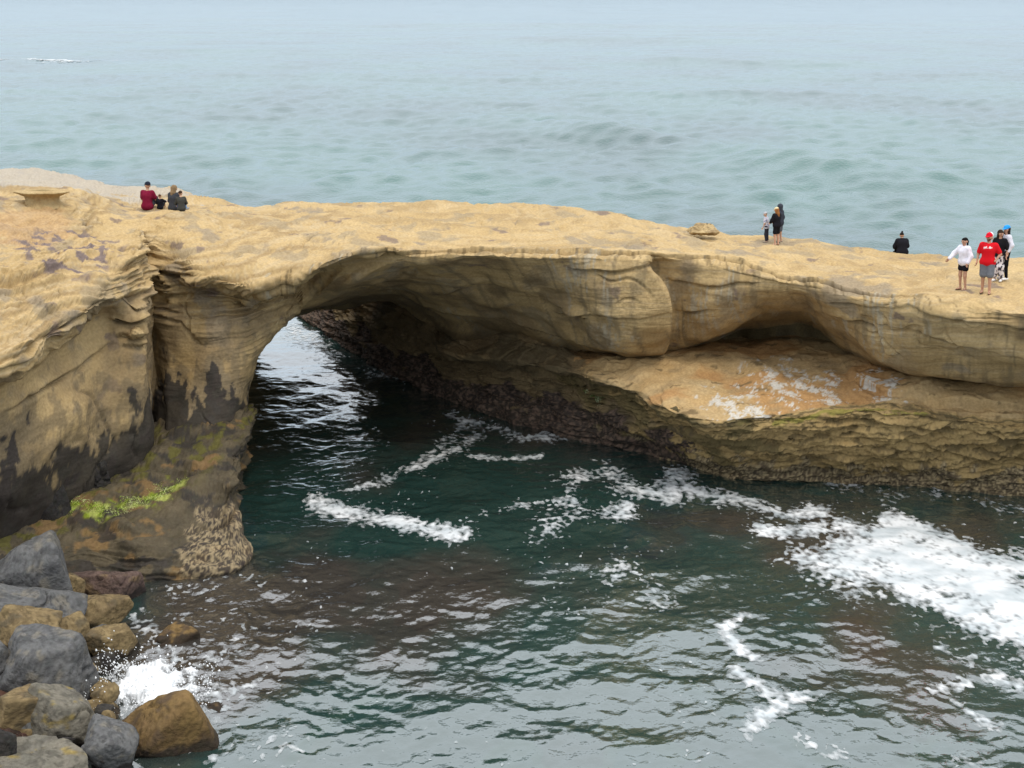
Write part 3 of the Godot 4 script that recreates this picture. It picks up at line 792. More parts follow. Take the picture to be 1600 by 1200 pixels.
func boulders(rock: Material) -> void:
	var grey := [Color(0.165, 0.165, 0.165), Color(0.12, 0.122, 0.125), Color(0.20, 0.185, 0.16)]
	var tan_ := [Color(0.30, 0.225, 0.115), Color(0.22, 0.16, 0.085), Color(0.14, 0.11, 0.07)]
	var red := [Color(0.17, 0.115, 0.095), Color(0.12, 0.085, 0.075), Color(0.2, 0.14, 0.08)]
	var rust := [Color(0.24, 0.155, 0.06), Color(0.17, 0.11, 0.05), Color(0.11, 0.075, 0.045)]
	var dark := [Color(0.035, 0.034, 0.034), Color(0.055, 0.05, 0.045), Color(0.075, 0.065, 0.05)]
	var moss := [Color(0.22, 0.20, 0.16), Color(0.16, 0.15, 0.125), Color(0.29, 0.22, 0.08)]
	# u, v, width and height in pixels, height of its middle above the sea, thickness over width, yaw, roll, edge, colours, label
	var list := [
		[38, 900, 112, 92, 1.2, 0.9, 20, -14, 9, grey, "smooth grey boulder against the dark shelf, topmost of the pile"],
		[52, 948, 145, 62, 1.1, 0.55, 15, 22, 12, grey, "long grey slab tilted on the boulder pile"],
		[104, 922, 50, 66, 0.75, 0.8, 40, 8, 12, tan_, "upright yellow tan block between the grey slab and the reddish block"],
		[171, 914, 98, 48, 0.3, 0.7, -8, -4, 14, red, "reddish brown oblong block under the dark shelf overhang"],
		[160, 966, 92, 66, 0.3, 0.8, 25, -20, 10, tan_, "tan and purplish boulder beside the reddish block"],
		[43, 992, 84, 58, 0.9, 0.8, 10, 12, 11, tan_, "tan boulder with a dark underside beneath the grey slab"],
		[104, 1000, 58, 92, 0.55, 0.7, 60, -6, 9, tan_, "tall yellowish boulder wedged between grey peak and tilted slab"],
		[176, 1008, 66, 84, 0.25, 0.5, 30, -28, 14, tan_, "leaning tan slab with a shadowed side at the water"],
		[66, 1048, 138, 112, 0.75, 0.8, 28, -16, 12, grey, "large grey peaked boulder with a crack across it"],
		[-6, 1034, 56, 56, 0.95, 0.9, 0, 0, 10, grey, "pale grey boulder behind the large peaked one"],
		[152, 1042, 56, 36, 0.1, 0.8, 10, 4, 12, dark, "small black wet block at the foot of the leaning slab"],
		[46, 1108, 92, 74, 0.65, 0.85, 35, 10, 11, tan_, "ochre boulder with a pale cap below the grey peak"],
		[96, 1136, 124, 88, 0.4, 0.7, 18, 24, 12, moss, "grey boulder mottled with ochre lichen beside the round grey one"],
		[156, 1112, 56, 36, 0.1, 0.8, 0, 0, 12, tan_, "small tan block behind the big rust coloured boulder"],
		[249, 1148, 132, 108, 0.1, 0.85, 20, -24, 7, rust, "big rust brown rounded boulder at the splash"],
		[163, 1170, 86, 90, 0.4, 0.9, 0, 20, 6, grey, "round grey boulder leaning on the rust brown one"],
		[2, 1168, 50, 52, 0.8, 0.9, 0, 0, 10, dark, "dark boulder beside the brown seaweed"],
		[66, 1200, 130, 52, 0.45, 0.7, 5, 6, 12, moss, "low grey tan slab at the bottom of the pile"],
		[268, 1006, 86, 46, -0.12, 0.9, 10, -6, 7, rust, "golden wet rock awash in the water"],
		[336, 1116, 60, 26, -0.12, 0.9, 0, 0, 7, rust, "small tan rock barely awash past the rust brown boulder"],
		[150, 1086, 60, 40, 0.05, 0.9, 20, 0, 9, tan_, "tan stone half in the white splash"],
		[78, 800, 84, 118, 1.0, 0.7, 25, -16, 12, dark, "black angular block leaning at the foot of the bluff"],
		[142, 742, 74, 54, 1.5, 0.6, -15, 12, 14, dark, "dark wedge of rock at the base of the bluff wall"],
	]
	for k in list.size():
		var a: Array = list[k]
		var c := WE(a[0], a[1], a[4])
		var depth := -c.z * cos(pitch) + (EYE - c.y) * sin(pitch)
		var s := depth / FOCAL
		var rx: float = a[2] * 0.5 * s
		var ry: float = a[3] * 0.5 * s * 1.04
		var m := boulder_mesh(Vector3(rx, ry, rx * a[5]) * 1.18, Basis.from_euler(Vector3(0.12, deg_to_rad(a[6]), deg_to_rad(-a[7]))), 200 + k, a[8] * 2.4, a[9], 0.035, 0.22 - c.y if k < 21 else -9.0)
		var o := put("boulder", m, rock)
		o.position = c
		tag(o, a[10], "boulder", "boulders piled at the foot of the bluff" if k < 18 else "")

	# small stones packed between the boulders
	var g := RandomNumberGenerator.new()
	g.seed = 91
	var short := ["topmost grey boulder", "long tilted grey slab", "upright yellow tan block", "reddish brown block", "tan and purplish boulder", "tan boulder under the slab", "tall yellowish boulder", "leaning tan slab", "large grey peaked boulder", "pale grey boulder", "black wet block", "ochre boulder", "lichen mottled grey boulder", "small tan block", "big rust brown boulder", "round grey boulder", "dark boulder by the seaweed", "low grey tan slab"]
	var used := {}
	for k in 40:
		var q := WE(lerpf(0.0, 185.0, g.randf()), lerpf(935.0, 1195.0, g.randf()), 0.35)
		var kind := k % 3
		var best := 0
		for i in 18:
			if WE(list[i][0], list[i][1], list[i][4]).distance_to(q) < WE(list[best][0], list[best][1], list[best][4]).distance_to(q):
				best = i
		var text: String = ["small grey stone wedged beside the ", "small tan stone wedged beside the ", "small black wet stone wedged beside the "][kind] + short[best]
		var r := g.randf_range(0.14, 0.28)
		if used.has(text):
			continue
		used[text] = true
		var o := put("stone", boulder_mesh(Vector3(r, r * 0.75, r), Basis.from_euler(Vector3(g.randf(), g.randf() * 6.0, 0)), 400 + k, 14, [grey, tan_, dark][kind], 0.05, -9.0, 18, 26), rock)
		o.position = q
		tag(o, text, "stone", "small stones between the boulders")

	# a weathered outcrop on the headland, and rounded knobs of the bluff face
	var sand := [Color(0.56, 0.42, 0.22), Color(0.44, 0.31, 0.15), Color(0.33, 0.235, 0.125)]
	for a in [["rock_outcrop", 1096, 360, 27.2, Vector3(0.6, 0.16, 0.5), 311, "low flat topped sandstone lump near the seaward edge above the arch"],
			["boulder", 203, 511, 20.2, Vector3(0.40, 0.36, 0.40), 312, "knobbly rounded sandstone lump under the overhang of the bluff"],
			["boulder", 212, 521, 19.95, Vector3(0.22, 0.17, 0.22), 314, "small smooth round lump below the knobbly one"]]:
		var o := put(a[0], boulder_mesh(a[4], Basis.from_euler(Vector3(0.1, 0.4, 0.08)), a[5], 8, sand, 0.09), rock)
		o.position = W(a[1], a[2], a[3])
		tag(o, a[6], "rock")
	# mushroom shaped remnant on the bluff: a thin cap over a hollowed stem
	var prof := [[0.50, 0.0], [0.40, 0.1], [0.33, 0.22], [0.36, 0.32], [0.50, 0.40], [0.60, 0.44], [0.61, 0.47], [0.5, 0.5], [0.0, 0.51]]
	var p := PackedVector3Array()
	var col := PackedColorArray()
	for i in prof.size():
		for j in 41:
			var t := -TAU * j / 40.0
			var q := Vector3(cos(t), 0, sin(t))
			var w := 1.0 + 0.28 * nz(0.9, 116, 3).get_noise_3dv(q * 1.2 + Vector3(0, prof[i][1], 0))
			p.append(Vector3(q.x * prof[i][0] * w * 1.25, prof[i][1] * 1.0, q.z * prof[i][0] * w * 0.8))
			col.append(mixc(sand[0], sand[1], 0.5 + nz(2.0, 117, 3).get_noise_3dv(p[p.size() - 1])))
	var nn := grid_normals(p, prof.size(), 41)
	var cap := put("rock_pedestal", grid_mesh(p, nn, col, prof.size(), 41), rock)
	cap.position = ground(68, 318) + Vector3(0, -0.12, 0)
	tag(cap, "small mushroom shaped sandstone remnant on top of the bluff", "rock")

func shore_sheet() -> Dictionary:
	var line := []
	for a in [[120, 905], [172, 945], [190, 1000], [140, 1060], [165, 1110], [190, 1200], [190, 1400]]:
		line.append(WE(a[0], a[1], 0.0))
	var p := PackedVector3Array()
	var col := PackedColorArray()
	var nr := 150
	var nc := 130
	for i in nr:
		var z := -39.0 + 17.0 * i / (nr - 1.0)
		var xs: float = line[line.size() - 1].x
		for k in line.size() - 1:
			if z >= line[k].z and z <= line[k + 1].z:
				xs = lerpf(line[k].x, line[k + 1].x, (z - line[k].z) / (line[k + 1].z - line[k].z))
		if z < line[0].z:
			xs = line[0].x
		for j in nc:
			var x := -16.0 + 11.0 * j / (nc - 1.0)
			var y := clampf((xs - x) * 0.40, -0.9, 1.4) - 0.25
			y += 0.16 * nz(1.2, 121, 4).get_noise_2d(x, z) + 0.04 * nz(6.0, 122, 2).get_noise_2d(x, z)
			p.append(Vector3(x, y, z))
			var k := 0.5 + 0.8 * nz(2.5, 123, 4).get_noise_2d(x, z)
			col.append(mixc(Color(0.10, 0.045, 0.03), Color(0.05, 0.04, 0.033), k))
	var n := grid_normals(p, nr, nc)
	return {"mesh": grid_mesh(p, n, col, nr, nc), "p": p, "n": n}

func tufts(sheet: Dictionary, line: Array, reach: float, each: float, tall: float, low: Color, high: Color) -> ArrayMesh:   # short blades on a sheet's points near a line
	var g := RandomNumberGenerator.new()
	g.seed = 31
	var v := PackedVector3Array()
	var n := PackedVector3Array()
	var col := PackedColorArray()
	var p: PackedVector3Array = sheet.p
	for i in p.size():
		var d := 1e9
		for k in line.size() - 1:
			d = minf(d, Geometry3D.get_closest_point_to_segment(p[i], line[k], line[k + 1]).distance_to(p[i]))
		if d > reach or sheet.n[i].y < -0.3:
			continue
		var keep: float = (1.0 - d / reach) + 0.9 * nz(2.4, 131, 3).get_noise_3dv(p[i])
		if keep < 0.35:
			continue
		for k in int(each) + (1 if g.randf() < each - floorf(each) else 0):
			var at := p[i] + Vector3(g.randf_range(-0.03, 0.03), -0.005, g.randf_range(-0.03, 0.03))
			var t := g.randf() * TAU
			var side := Vector3(cos(t), 0, sin(t)) * g.randf_range(0.008, 0.018)
			var h := tall * g.randf_range(0.35, 1.0) * clampf(keep, 0.4, 1.0)
			var tip := at + Vector3(g.randfn() * 0.35, 1.0, g.randfn() * 0.35 + 0.15) * h
			var c := mixc(low, high, clampf(0.5 + 1.3 * nz(1.7, 132, 2).get_noise_3dv(at) + g.randf_range(-0.25, 0.25), 0, 1))
			var m := (Vector3.UP + 0.8 * side.cross(Vector3.UP).normalized()).normalized()
			for q in [at - side, tip, at + side]:
				v.append(q)
				n.append(m)
				col.append(c)
	var arr := []
	arr.resize(Mesh.ARRAY_MAX)
	arr[Mesh.ARRAY_VERTEX] = v
	arr[Mesh.ARRAY_NORMAL] = n
	arr[Mesh.ARRAY_COLOR] = col
	var m := ArrayMesh.new()
	print("tufts ", v.size() / 3)
	m.add_surface_from_arrays(Mesh.PRIMITIVE_TRIANGLES, arr)
	return m

func splash_mesh() -> ArrayMesh:
	var a := WE(150, 1078, 0.0)
	var b := WE(318, 1088, 0.0)
	var nr := 90
	var nc := 130
	var p := PackedVector3Array()
	var col := PackedColorArray()
	for i in nr:
		for j in nc:
			var s := j / (nc - 1.0)
			var t := i / (nr - 1.0)
			var q := a.lerp(b, s) + Vector3(0, 0, lerpf(-1.7, 1.4, t))
			var m := sin(PI * s) * sin(PI * t)
			var n := nz(1.3, 141, 4).get_noise_2d(q.x, q.z * 0.6)
			var h := 0.30 * ss(0.1, 1.0, m + 0.4 * n) * (1.0 - 0.55 * s) * (0.7 + 0.6 * absf(nz(2.2, 142, 4).get_noise_2d(q.x, q.z)) * 2.0)
			h += 0.14 * ss(0.1, 0.4, m) * (nz(3.0, 143, 3).get_noise_2d(q.x, q.z * 0.5) + 0.1)
			p.append(Vector3(q.x, 0.0 + h, q.z))
			col.append(Color(0.74, 0.76, 0.78, clampf(2.2 * m - 0.5 + 1.3 * n + 0.8 * nz(4.5, 144, 3).get_noise_2d(q.x, q.z * 0.6), 0.0, 0.95)))
	return grid_mesh(p, grid_normals(p, nr, nc), col, nr, nc)

func spray_mesh() -> ArrayMesh:   # drops and flecks thrown up by the splash
	var g := RandomNumberGenerator.new()
	g.seed = 77
	var st := SurfaceTool.new()
	st.begin(Mesh.PRIMITIVE_TRIANGLES)
	var a := WE(150, 1078, 0.0)
	var b := WE(325, 1092, 0.0)
	for k in 1500:
		var t := pow(g.randf(), 1.5)
		var c := a.lerp(b, t) + Vector3(g.randfn() * 0.12, 0.02 + absf(g.randfn()) * lerpf(0.30, 0.06, t), g.randfn() * 0.75)
		var r := g.randf_range(0.006, 0.02) * (1.0 if g.randf() < 0.85 else 1.8)
		var v := [c + Vector3(r, 0, 0), c - Vector3(r, 0, 0), c + Vector3(0, r * 1.4, 0), c - Vector3(0, r, 0), c + Vector3(0, 0, r), c - Vector3(0, 0, r)]
		for f in [[0, 4, 2], [4, 1, 2], [1, 5, 2], [5, 0, 2], [4, 0, 3], [1, 4, 3], [5, 1, 3], [0, 5, 3]]:
			for i in f:
				st.set_normal((v[i] - c).normalized())
				st.add_vertex(v[i])
	return st.commit()

# ---------------------------------------------------------------- people
var tops := []

func ground(u: float, v: float) -> Vector3:   # the point of the headland's top seen at a pixel
	var best := 1e9
	var at := Vector3.ZERO
	var r := ray(u, v)
	for sheet in tops:
		var p: PackedVector3Array = sheet.p
		var nc: int = sheet.nc
		for i in p.size() / nc:
			var row: float = sheet.row[i]
			if row < 2.0 or row > 6.5:
				continue
			for k in range(i * nc, i * nc + nc):
				var q := p[k]
				var d := Vector2(q.x + r.x * q.z, q.y - EYE + r.y * q.z).length_squared()
				if d < best:
					best = d
					at = q
	return at

# Capsules [from, to, radius, radius] melted into one skin: surface nets over their joined field.
func skin(bones: Array, cell: float, k: float, into: Dictionary, tint: Callable) -> void:
	var lo := Vector3.INF
	var hi := -Vector3.INF
	for b in bones:
		var r: float = maxf(b[2], b[3]) + 3.0 * k + cell
		for e in [b[0], b[1]]:
			lo = lo.min(e - Vector3.ONE * r)
			hi = hi.max(e + Vector3.ONE * r)
	var sx := int((hi.x - lo.x) / cell) + 2
	var sy := int((hi.y - lo.y) / cell) + 2
	var sz := int((hi.z - lo.z) / cell) + 2
	var f := PackedFloat32Array()
	f.resize(sx * sy * sz)
	for b in bones:
		var a: Vector3 = b[0]
		var ab: Vector3 = b[1] - a
		var l2 := maxf(ab.length_squared(), 1e-9)
		var ra: float = b[2]
		var dr: float = b[3] - ra
		var r: float = maxf(b[2], b[3]) + 3.0 * k
		var b0: Vector3 = (a.min(b[1]) - Vector3.ONE * r - lo) / cell
		var b1: Vector3 = (a.max(b[1]) + Vector3.ONE * r - lo) / cell
		for y in range(maxi(0, int(b0.y)), mini(sy - 1, int(b1.y) + 1) + 1):
			for z in range(maxi(0, int(b0.z)), mini(sz - 1, int(b1.z) + 1) + 1):
				var at := (y * sz + z) * sx
				for x in range(maxi(0, int(b0.x)), mini(sx - 1, int(b1.x) + 1) + 1):
					var q := lo + Vector3(x, y, z) * cell - a
					var t := clampf(q.dot(ab) / l2, 0.0, 1.0)
					f[at + x] += exp(minf((ra + dr * t - (q - ab * t).length()) / k, 8.0))
	for i in f.size():
		f[i] = -k * log(f[i]) if f[i] > 1e-4 else 9.2 * k
	var id := PackedInt32Array()
	id.resize(f.size())
	id.fill(-1)
	var base: int = into.v.size()
	var step := [0, 1, sx, sx + 1, sx * sz, sx * sz + 1, sx * sz + sx, sx * sz + sx + 1]
	var edges := [[0, 1], [2, 3], [4, 5], [6, 7], [0, 2], [1, 3], [4, 6], [5, 7], [0, 4], [1, 5], [2, 6], [3, 7]]
	for y in sy - 1:
		for z in sz - 1:
			for x in sx - 1:
				var i := (y * sz + z) * sx + x
				var neg := 0
				for s in step:
					if f[i + s] < 0.0:
						neg += 1
				if neg == 0 or neg == 8:
					continue
				var total := Vector3.ZERO
				var count := 0
				for e in edges:
					var fa: float = f[i + step[e[0]]]
					var fb: float = f[i + step[e[1]]]
					if (fa < 0.0) != (fb < 0.0):
						var t := fa / (fa - fb)
						var ca := Vector3(e[0] & 1, e[0] >> 2, (e[0] >> 1) & 1)
						var cb := Vector3(e[1] & 1, e[1] >> 2, (e[1] >> 1) & 1)
						total += ca.lerp(cb, t)
						count += 1
				id[i] = into.v.size()
				var w := lo + (Vector3(x, y, z) + total / count) * cell
				into.v.append(w)
				into.n.append(Vector3.ZERO)
				into.c.append(tint.call(w))
	var axes := [[1, sx, sx * sz], [sx, sx * sz, 1], [sx * sz, 1, sx]]
	for y in range(1, sy - 1):
		for z in range(1, sz - 1):
			for x in range(1, sx - 1):
				var i := (y * sz + z) * sx + x
				for a in axes:
					var inside := f[i] < 0.0
					if inside == (f[i + a[0]] < 0.0):
						continue
					var q := [id[i], id[i - a[1]], id[i - a[1] - a[2]], id[i - a[2]]]
					if q[0] < 0 or q[1] < 0 or q[2] < 0 or q[3] < 0:
						continue
					var order := [0, 1, 2, 0, 2, 3] if inside else [0, 2, 1, 0, 3, 2]
					for o in order:
						into.i.append(q[o])
	for t in range(0, into.i.size(), 3):
		if into.i[t] < base:
			continue
		var p0: Vector3 = into.v[into.i[t]]
		var m: Vector3 = (into.v[into.i[t + 2]] - p0).cross(into.v[into.i[t + 1]] - p0)
		for o in 3:
			into.n[into.i[t + o]] += m

func finish(into: Dictionary) -> ArrayMesh:
	var n := PackedVector3Array()
	for m in into.n:
		n.append(m.normalized())
	var arr := []
	arr.resize(Mesh.ARRAY_MAX)
	arr[Mesh.ARRAY_VERTEX] = PackedVector3Array(into.v)
	arr[Mesh.ARRAY_NORMAL] = n
	arr[Mesh.ARRAY_COLOR] = PackedColorArray(into.c)
	arr[Mesh.ARRAY_INDEX] = PackedInt32Array(into.i)
	var m := ArrayMesh.new()
	m.add_surface_from_arrays(Mesh.PRIMITIVE_TRIANGLES, arr)
	return m

func fresh() -> Dictionary:
	return {"v": [], "n": [], "c": [], "i": []}

func garment(called: String, bones: Array, tint: Callable, parent: Node, cell := 0.021, k := 0.02) -> void:
	var into := fresh()
	skin(bones, cell, k, into, tint)
	put(called, finish(into), cloth_mat, parent)

var cloth_mat: StandardMaterial3D
var skin_mat: StandardMaterial3D

func plain(c: Color) -> Callable:
	return func(w: Vector3) -> Color: return c * (1.0 + 0.18 * nz(9.0, 151, 2).get_noise_3dv(w))

func person(label: String, at: Vector3, turn: float, s: Dictionary) -> Node3D:
	var o := Node3D.new()
	o.name = numbered("person")
	add_child(o)
	o.position = at
	o.rotation.y = turn
	o.scale = Vector3.ONE * (s.h * 0.91 / 1.75)
	tag(o, label, "person", s.get("group", ""))
	var sit: bool = s.get("sit", false)
	var pel := Vector3(0, 0.13 if sit else 0.95, 0)
	var lean: float = s.get("lean", 0.0)
	var chest := pel + Vector3(0, 0.34, 0.34 * lean)
	var neck := pel + Vector3(0, 0.53, 0.56 * lean)
	var hc := pel + Vector3(0, 0.68, 0.72 * lean + 0.015)
	var wide: float = s.get("wide", 1.0)
	var hb := Basis.from_euler(Vector3(s.get("nod", 0.0), s.get("look", 0.0), 0))
	var skin_c: Color = s.get("skin", Color(0.46, 0.27, 0.18))
	var torso := [
		[pel + Vector3(-0.065, 0.0, 0), pel + Vector3(0.065, 0.0, 0), 0.10 * wide, 0.10 * wide],
		[pel + Vector3(-0.04, 0, 0), chest + Vector3(-0.04, 0, 0), 0.098 * wide, 0.105 * wide], [pel + Vector3(0.04, 0, 0), chest + Vector3(0.04, 0, 0), 0.098 * wide, 0.105 * wide],
		[chest + Vector3(-0.075, 0, 0), chest + Vector3(0.075, 0, 0), 0.10 * wide, 0.10 * wide],
		[neck + Vector3(-0.13 * wide, -0.08, 0), neck + Vector3(0.13 * wide, -0.08, 0), 0.062, 0.062],
	]
	var legs := []
	var feet := []
	for k in 2:
		var x: float = -1.0 if k == 0 else 1.0
		var hip := pel + Vector3(0.09 * x * wide, -0.03, 0)
		var st: float = s.get("stride", 0.0) * x
		var knee := Vector3(0.15 * x, 0.40, 0.40) if sit else Vector3(0.10 * x, 0.50, 0.02 + 0.5 * st)
		var ank := Vector3(0.13 * x, 0.07, 0.60) if sit else Vector3(0.11 * x, 0.085, -0.03 + st)
		legs.append([[hip, knee, 0.088 * wide, 0.06], [knee, ank, 0.058, 0.038]])
		feet.append([ank + Vector3(0, -0.045, -0.03), ank + Vector3(0.02 * x, -0.05, 0.15), 0.036, 0.03])
	var arms := []
	for k in 2:
		var x: float = -1.0 if k == 0 else 1.0
		var sh := neck + Vector3(0.165 * x * wide, -0.07, 0)
		var def := [Vector3(0.10 * x, -0.27, -0.02), Vector3(0.10 * x, -0.50, 0.06)]
		var ar: Array = s.get("arms", [def, def])[k]
		arms.append([[sh, sh + ar[0], 0.052, 0.042], [sh + ar[0], sh + ar[1], 0.042, 0.028]])
	var bare := plain(skin_c)
	var into := fresh()
	var body := torso + [[neck + Vector3(0, -0.05, 0), hc, 0.056, 0.052]]
	for k in 2:
		body += legs[k] + arms[k] + [feet[k]]
	skin(body, 0.024, 0.014, into, bare)
	# head with a face
	var beard: bool = s.has("beard")
	var hair_c: Color = s.get("hair", Color(0.04, 0.028, 0.02))
	var face := func(w: Vector3) -> Color:
		var q: Vector3 = hb.inverse() * (w - hc)
		if q.z > 0.05 and (Vector2(absf(q.x) - 0.033, q.y - 0.008)).length() < 0.013: return Color(0.03, 0.02, 0.018)
		if q.z > 0.05 and absf(q.y - 0.035) < 0.006 and absf(q.x) > 0.018 and absf(q.x) < 0.05: return hair_c
		if q.z > 0.05 and absf(q.y + 0.058) < 0.009 and absf(q.x) < 0.026: return Color(0.36, 0.14, 0.12)
		if beard and q.y < -0.03 and q.z > -0.01: return hair_c
		return skin_c
	var head := []
	for b in [[Vector3(0, 0.02, -0.025), Vector3(0, 0.015, 0.02), 0.092, 0.086], [Vector3(0, -0.055, 0.025), Vector3(0, -0.07, 0.045), 0.055, 0.042], [Vector3(0, 0.012, 0.1), Vector3(0, -0.02, 0.112), 0.010, 0.017],
			[Vector3(-0.09, 0.01, -0.005), Vector3(-0.094, -0.02, -0.01), 0.016, 0.012], [Vector3(0.09, 0.01, -0.005), Vector3(0.094, -0.02, -0.01), 0.016, 0.012]]:
		head.append([hc + hb * b[0], hc + hb * b[1], b[2], b[3]])
	skin(head, 0.013, 0.008, into, face)
	# hands: a palm, four fingers and a thumb, loosely curled
	for k in 2:
		if s.get("hide_hands", [false, false])[k]:
			continue
		var wr: Vector3 = arms[k][1][1]
		var d: Vector3 = (wr - arms[k][1][0]).normalized()
		var across := d.cross(Vector3.RIGHT).normalized()
		var palm := d.cross(across).normalized() * (1.0 if k == 0 else -1.0)
		var hand := [[wr, wr + d * 0.05, 0.026, 0.022], [wr + d * 0.06 - across * 0.028, wr + d * 0.06 + across * 0.028, 0.016, 0.016]]
		for j in 4:
			var root := wr + d * 0.075 + across * (-0.030 + 0.020 * j)
			var l: float = [0.062, 0.074, 0.078, 0.070][j]
			var mid := root + d * l * 0.55 + palm * 0.008
			hand.append([root, mid, 0.0095, 0.009])
			hand.append([mid, mid + (d * 0.6 + palm * 0.75).normalized() * l * 0.5, 0.009, 0.008])
		var tb := wr + d * 0.03 + across * 0.03
		hand.append([tb, tb + (d + across).normalized() * 0.045, 0.012, 0.010])
		hand.append([tb + (d + across).normalized() * 0.045, tb + (d * 1.5 + across * 0.6 + palm * 0.4).normalized() * 0.075, 0.010, 0.009])
		skin(hand, 0.0075, 0.004, into, bare)
	var mi := put("body", finish(into), skin_mat, o)
	# clothes
	var fat := func(b: Array, more: float) -> Array: return [b[0], b[1], b[2] + more, b[3] + more]
	var low: Dictionary = s.get("bottom", {})
	if low:
		var g := [fat.call(torso[0], 0.018)]
		for k in 2:
			var th: Array = legs[k][0]
			var cut: float = low.long
			if cut <= 1.0:
				g.append([th[0], th[0].lerp(th[1], cut), th[2] + 0.008, lerpf(th[2], th[3], cut) + low.get("loose", 0.025)])
			else:
				g.append(fat.call(th, 0.018))
				var ca: Array = legs[k][1]
				g.append([ca[0], ca[0].lerp(ca[1], cut - 1.0), ca[2] + low.get("loose", 0.018), ca[3] + low.get("loose", 0.018)])
		garment(low.name, g, low.get("tint", plain(low.color)), o)
	if s.has("top"):
		var t: Dictionary = s.top
		var g := []
		for b in torso:
			g.append(fat.call(b, 0.02 + t.get("puff", 0.0)))
		g.append([pel + Vector3(-0.10 * wide, t.get("hem", -0.02), 0), pel + Vector3(0.10 * wide, t.get("hem", -0.02), 0), 0.10 * wide + t.get("puff", 0.0), 0.10 * wide + t.get("puff", 0.0)])
		for k in 2:
			var up: Array = arms[k][0]
			if t.sleeve <= 1.0:
				g.append([up[0], up[0].lerp(up[1], t.sleeve), up[2] + 0.022, up[3] + 0.03])
			else:
				g.append(fat.call(up, 0.02 + t.get("puff", 0.0)))
				var fo: Array = arms[k][1]
				g.append([fo[0], fo[0].lerp(fo[1], 0.92), fo[2] + 0.018 + t.get("puff", 0.0), fo[3] + 0.018 + t.get("puff", 0.0)])
		if t.get("hood", false):
			g.append([neck + Vector3(-0.05, 0.0, -0.06), neck + Vector3(0.05, 0.0, -0.06), 0.065, 0.065])
		garment(t.name, g, t.get("tint", plain(t.color)), o)
	if s.has("shoes"):
		for k in 2:
			var ft: Array = feet[k]
			garment("shoe", [[ft[0], ft[1], 0.046, 0.042]], plain(s.shoes), o, 0.014, 0.008)
	if s.has("sandals"):
		for k in 2:
			var ft: Array = feet[k]
			garment("sandal", [[ft[0] + Vector3(-0.012, -0.038, -0.01), ft[1] + Vector3(-0.012, -0.03, 0.03), 0.012, 0.012], [ft[0] + Vector3(0.012, -0.038, -0.01), ft[1] + Vector3(0.012, -0.03, 0.03), 0.012, 0.012],
				[ft[1] + Vector3(-0.04, -0.02, -0.05), ft[1] + Vector3(0, 0.034, -0.03), 0.008, 0.008], [ft[1] + Vector3(0.04, -0.02, -0.05), ft[1] + Vector3(0, 0.034, -0.03), 0.008, 0.008]], plain(s.sandals), o, 0.01, 0.004)
	var hs: String = s.get("style", "short")
	if hs != "none":
		var hl := [[Vector3(0, 0.045, -0.035), Vector3(0, 0.05, 0.01), 0.092, 0.084]]
		if hs == "long":
			hl += [[Vector3(0, 0.02, -0.05), Vector3(0, -0.16, -0.075), 0.092, 0.075], [Vector3(0, -0.16, -0.075), Vector3(0, -0.30, -0.085), 0.075, 0.045], [Vector3(-0.07, 0.0, -0.02), Vector3(-0.085, -0.18, -0.02), 0.04, 0.03], [Vector3(0.07, 0.0, -0.02), Vector3(0.085, -0.18, -0.02), 0.04, 0.03]]
		elif hs == "tail":
			hl += [[Vector3(0, 0.05, -0.10), Vector3(0, -0.02, -0.15), 0.035, 0.035], [Vector3(0, -0.02, -0.15), Vector3(0, -0.24, -0.13), 0.035, 0.018]]
		elif hs == "bun":
			hl += [[Vector3(0, 0.14, -0.03), Vector3(0, 0.17, -0.03), 0.04, 0.04]]
		var g := []
		for b in hl:
			g.append([hc + hb * b[0], hc + hb * b[1], b[2], b[3]])
		garment("hair", g, plain(hair_c), o, 0.015, 0.012)
	if s.has("cap"):
		var cb := hb * Basis.from_euler(Vector3(0, s.get("cap_turn", 0.0), 0))
		var g := [[Vector3(0, 0.062, -0.035), Vector3(0, 0.062, 0.015), 0.095, 0.09]]
		for x in [-0.06, -0.03, 0.0, 0.03, 0.06]:
			g.append([Vector3(x, 0.045, 0.08), Vector3(x * 0.85, 0.03, 0.185 - absf(x) * 0.5), 0.011, 0.009])
		var q := []
		for b in g:
			q.append([hc + cb * b[0], hc + cb * b[1], b[2], b[3]])
		garment("cap", q, s.get("cap_tint", plain(s.cap)), o, 0.014, 0.008)
	if s.has("hood_up"):
		garment("hood", [[hc + hb * Vector3(0, 0.05, -0.03), hc + hb * Vector3(0, 0.04, 0.0), 0.118, 0.108], [hc + hb * Vector3(0, 0.03, -0.04), neck + Vector3(0, -0.02, -0.05), 0.115, 0.08]], plain(s.hood_up), o, 0.018, 0.012)
	return o

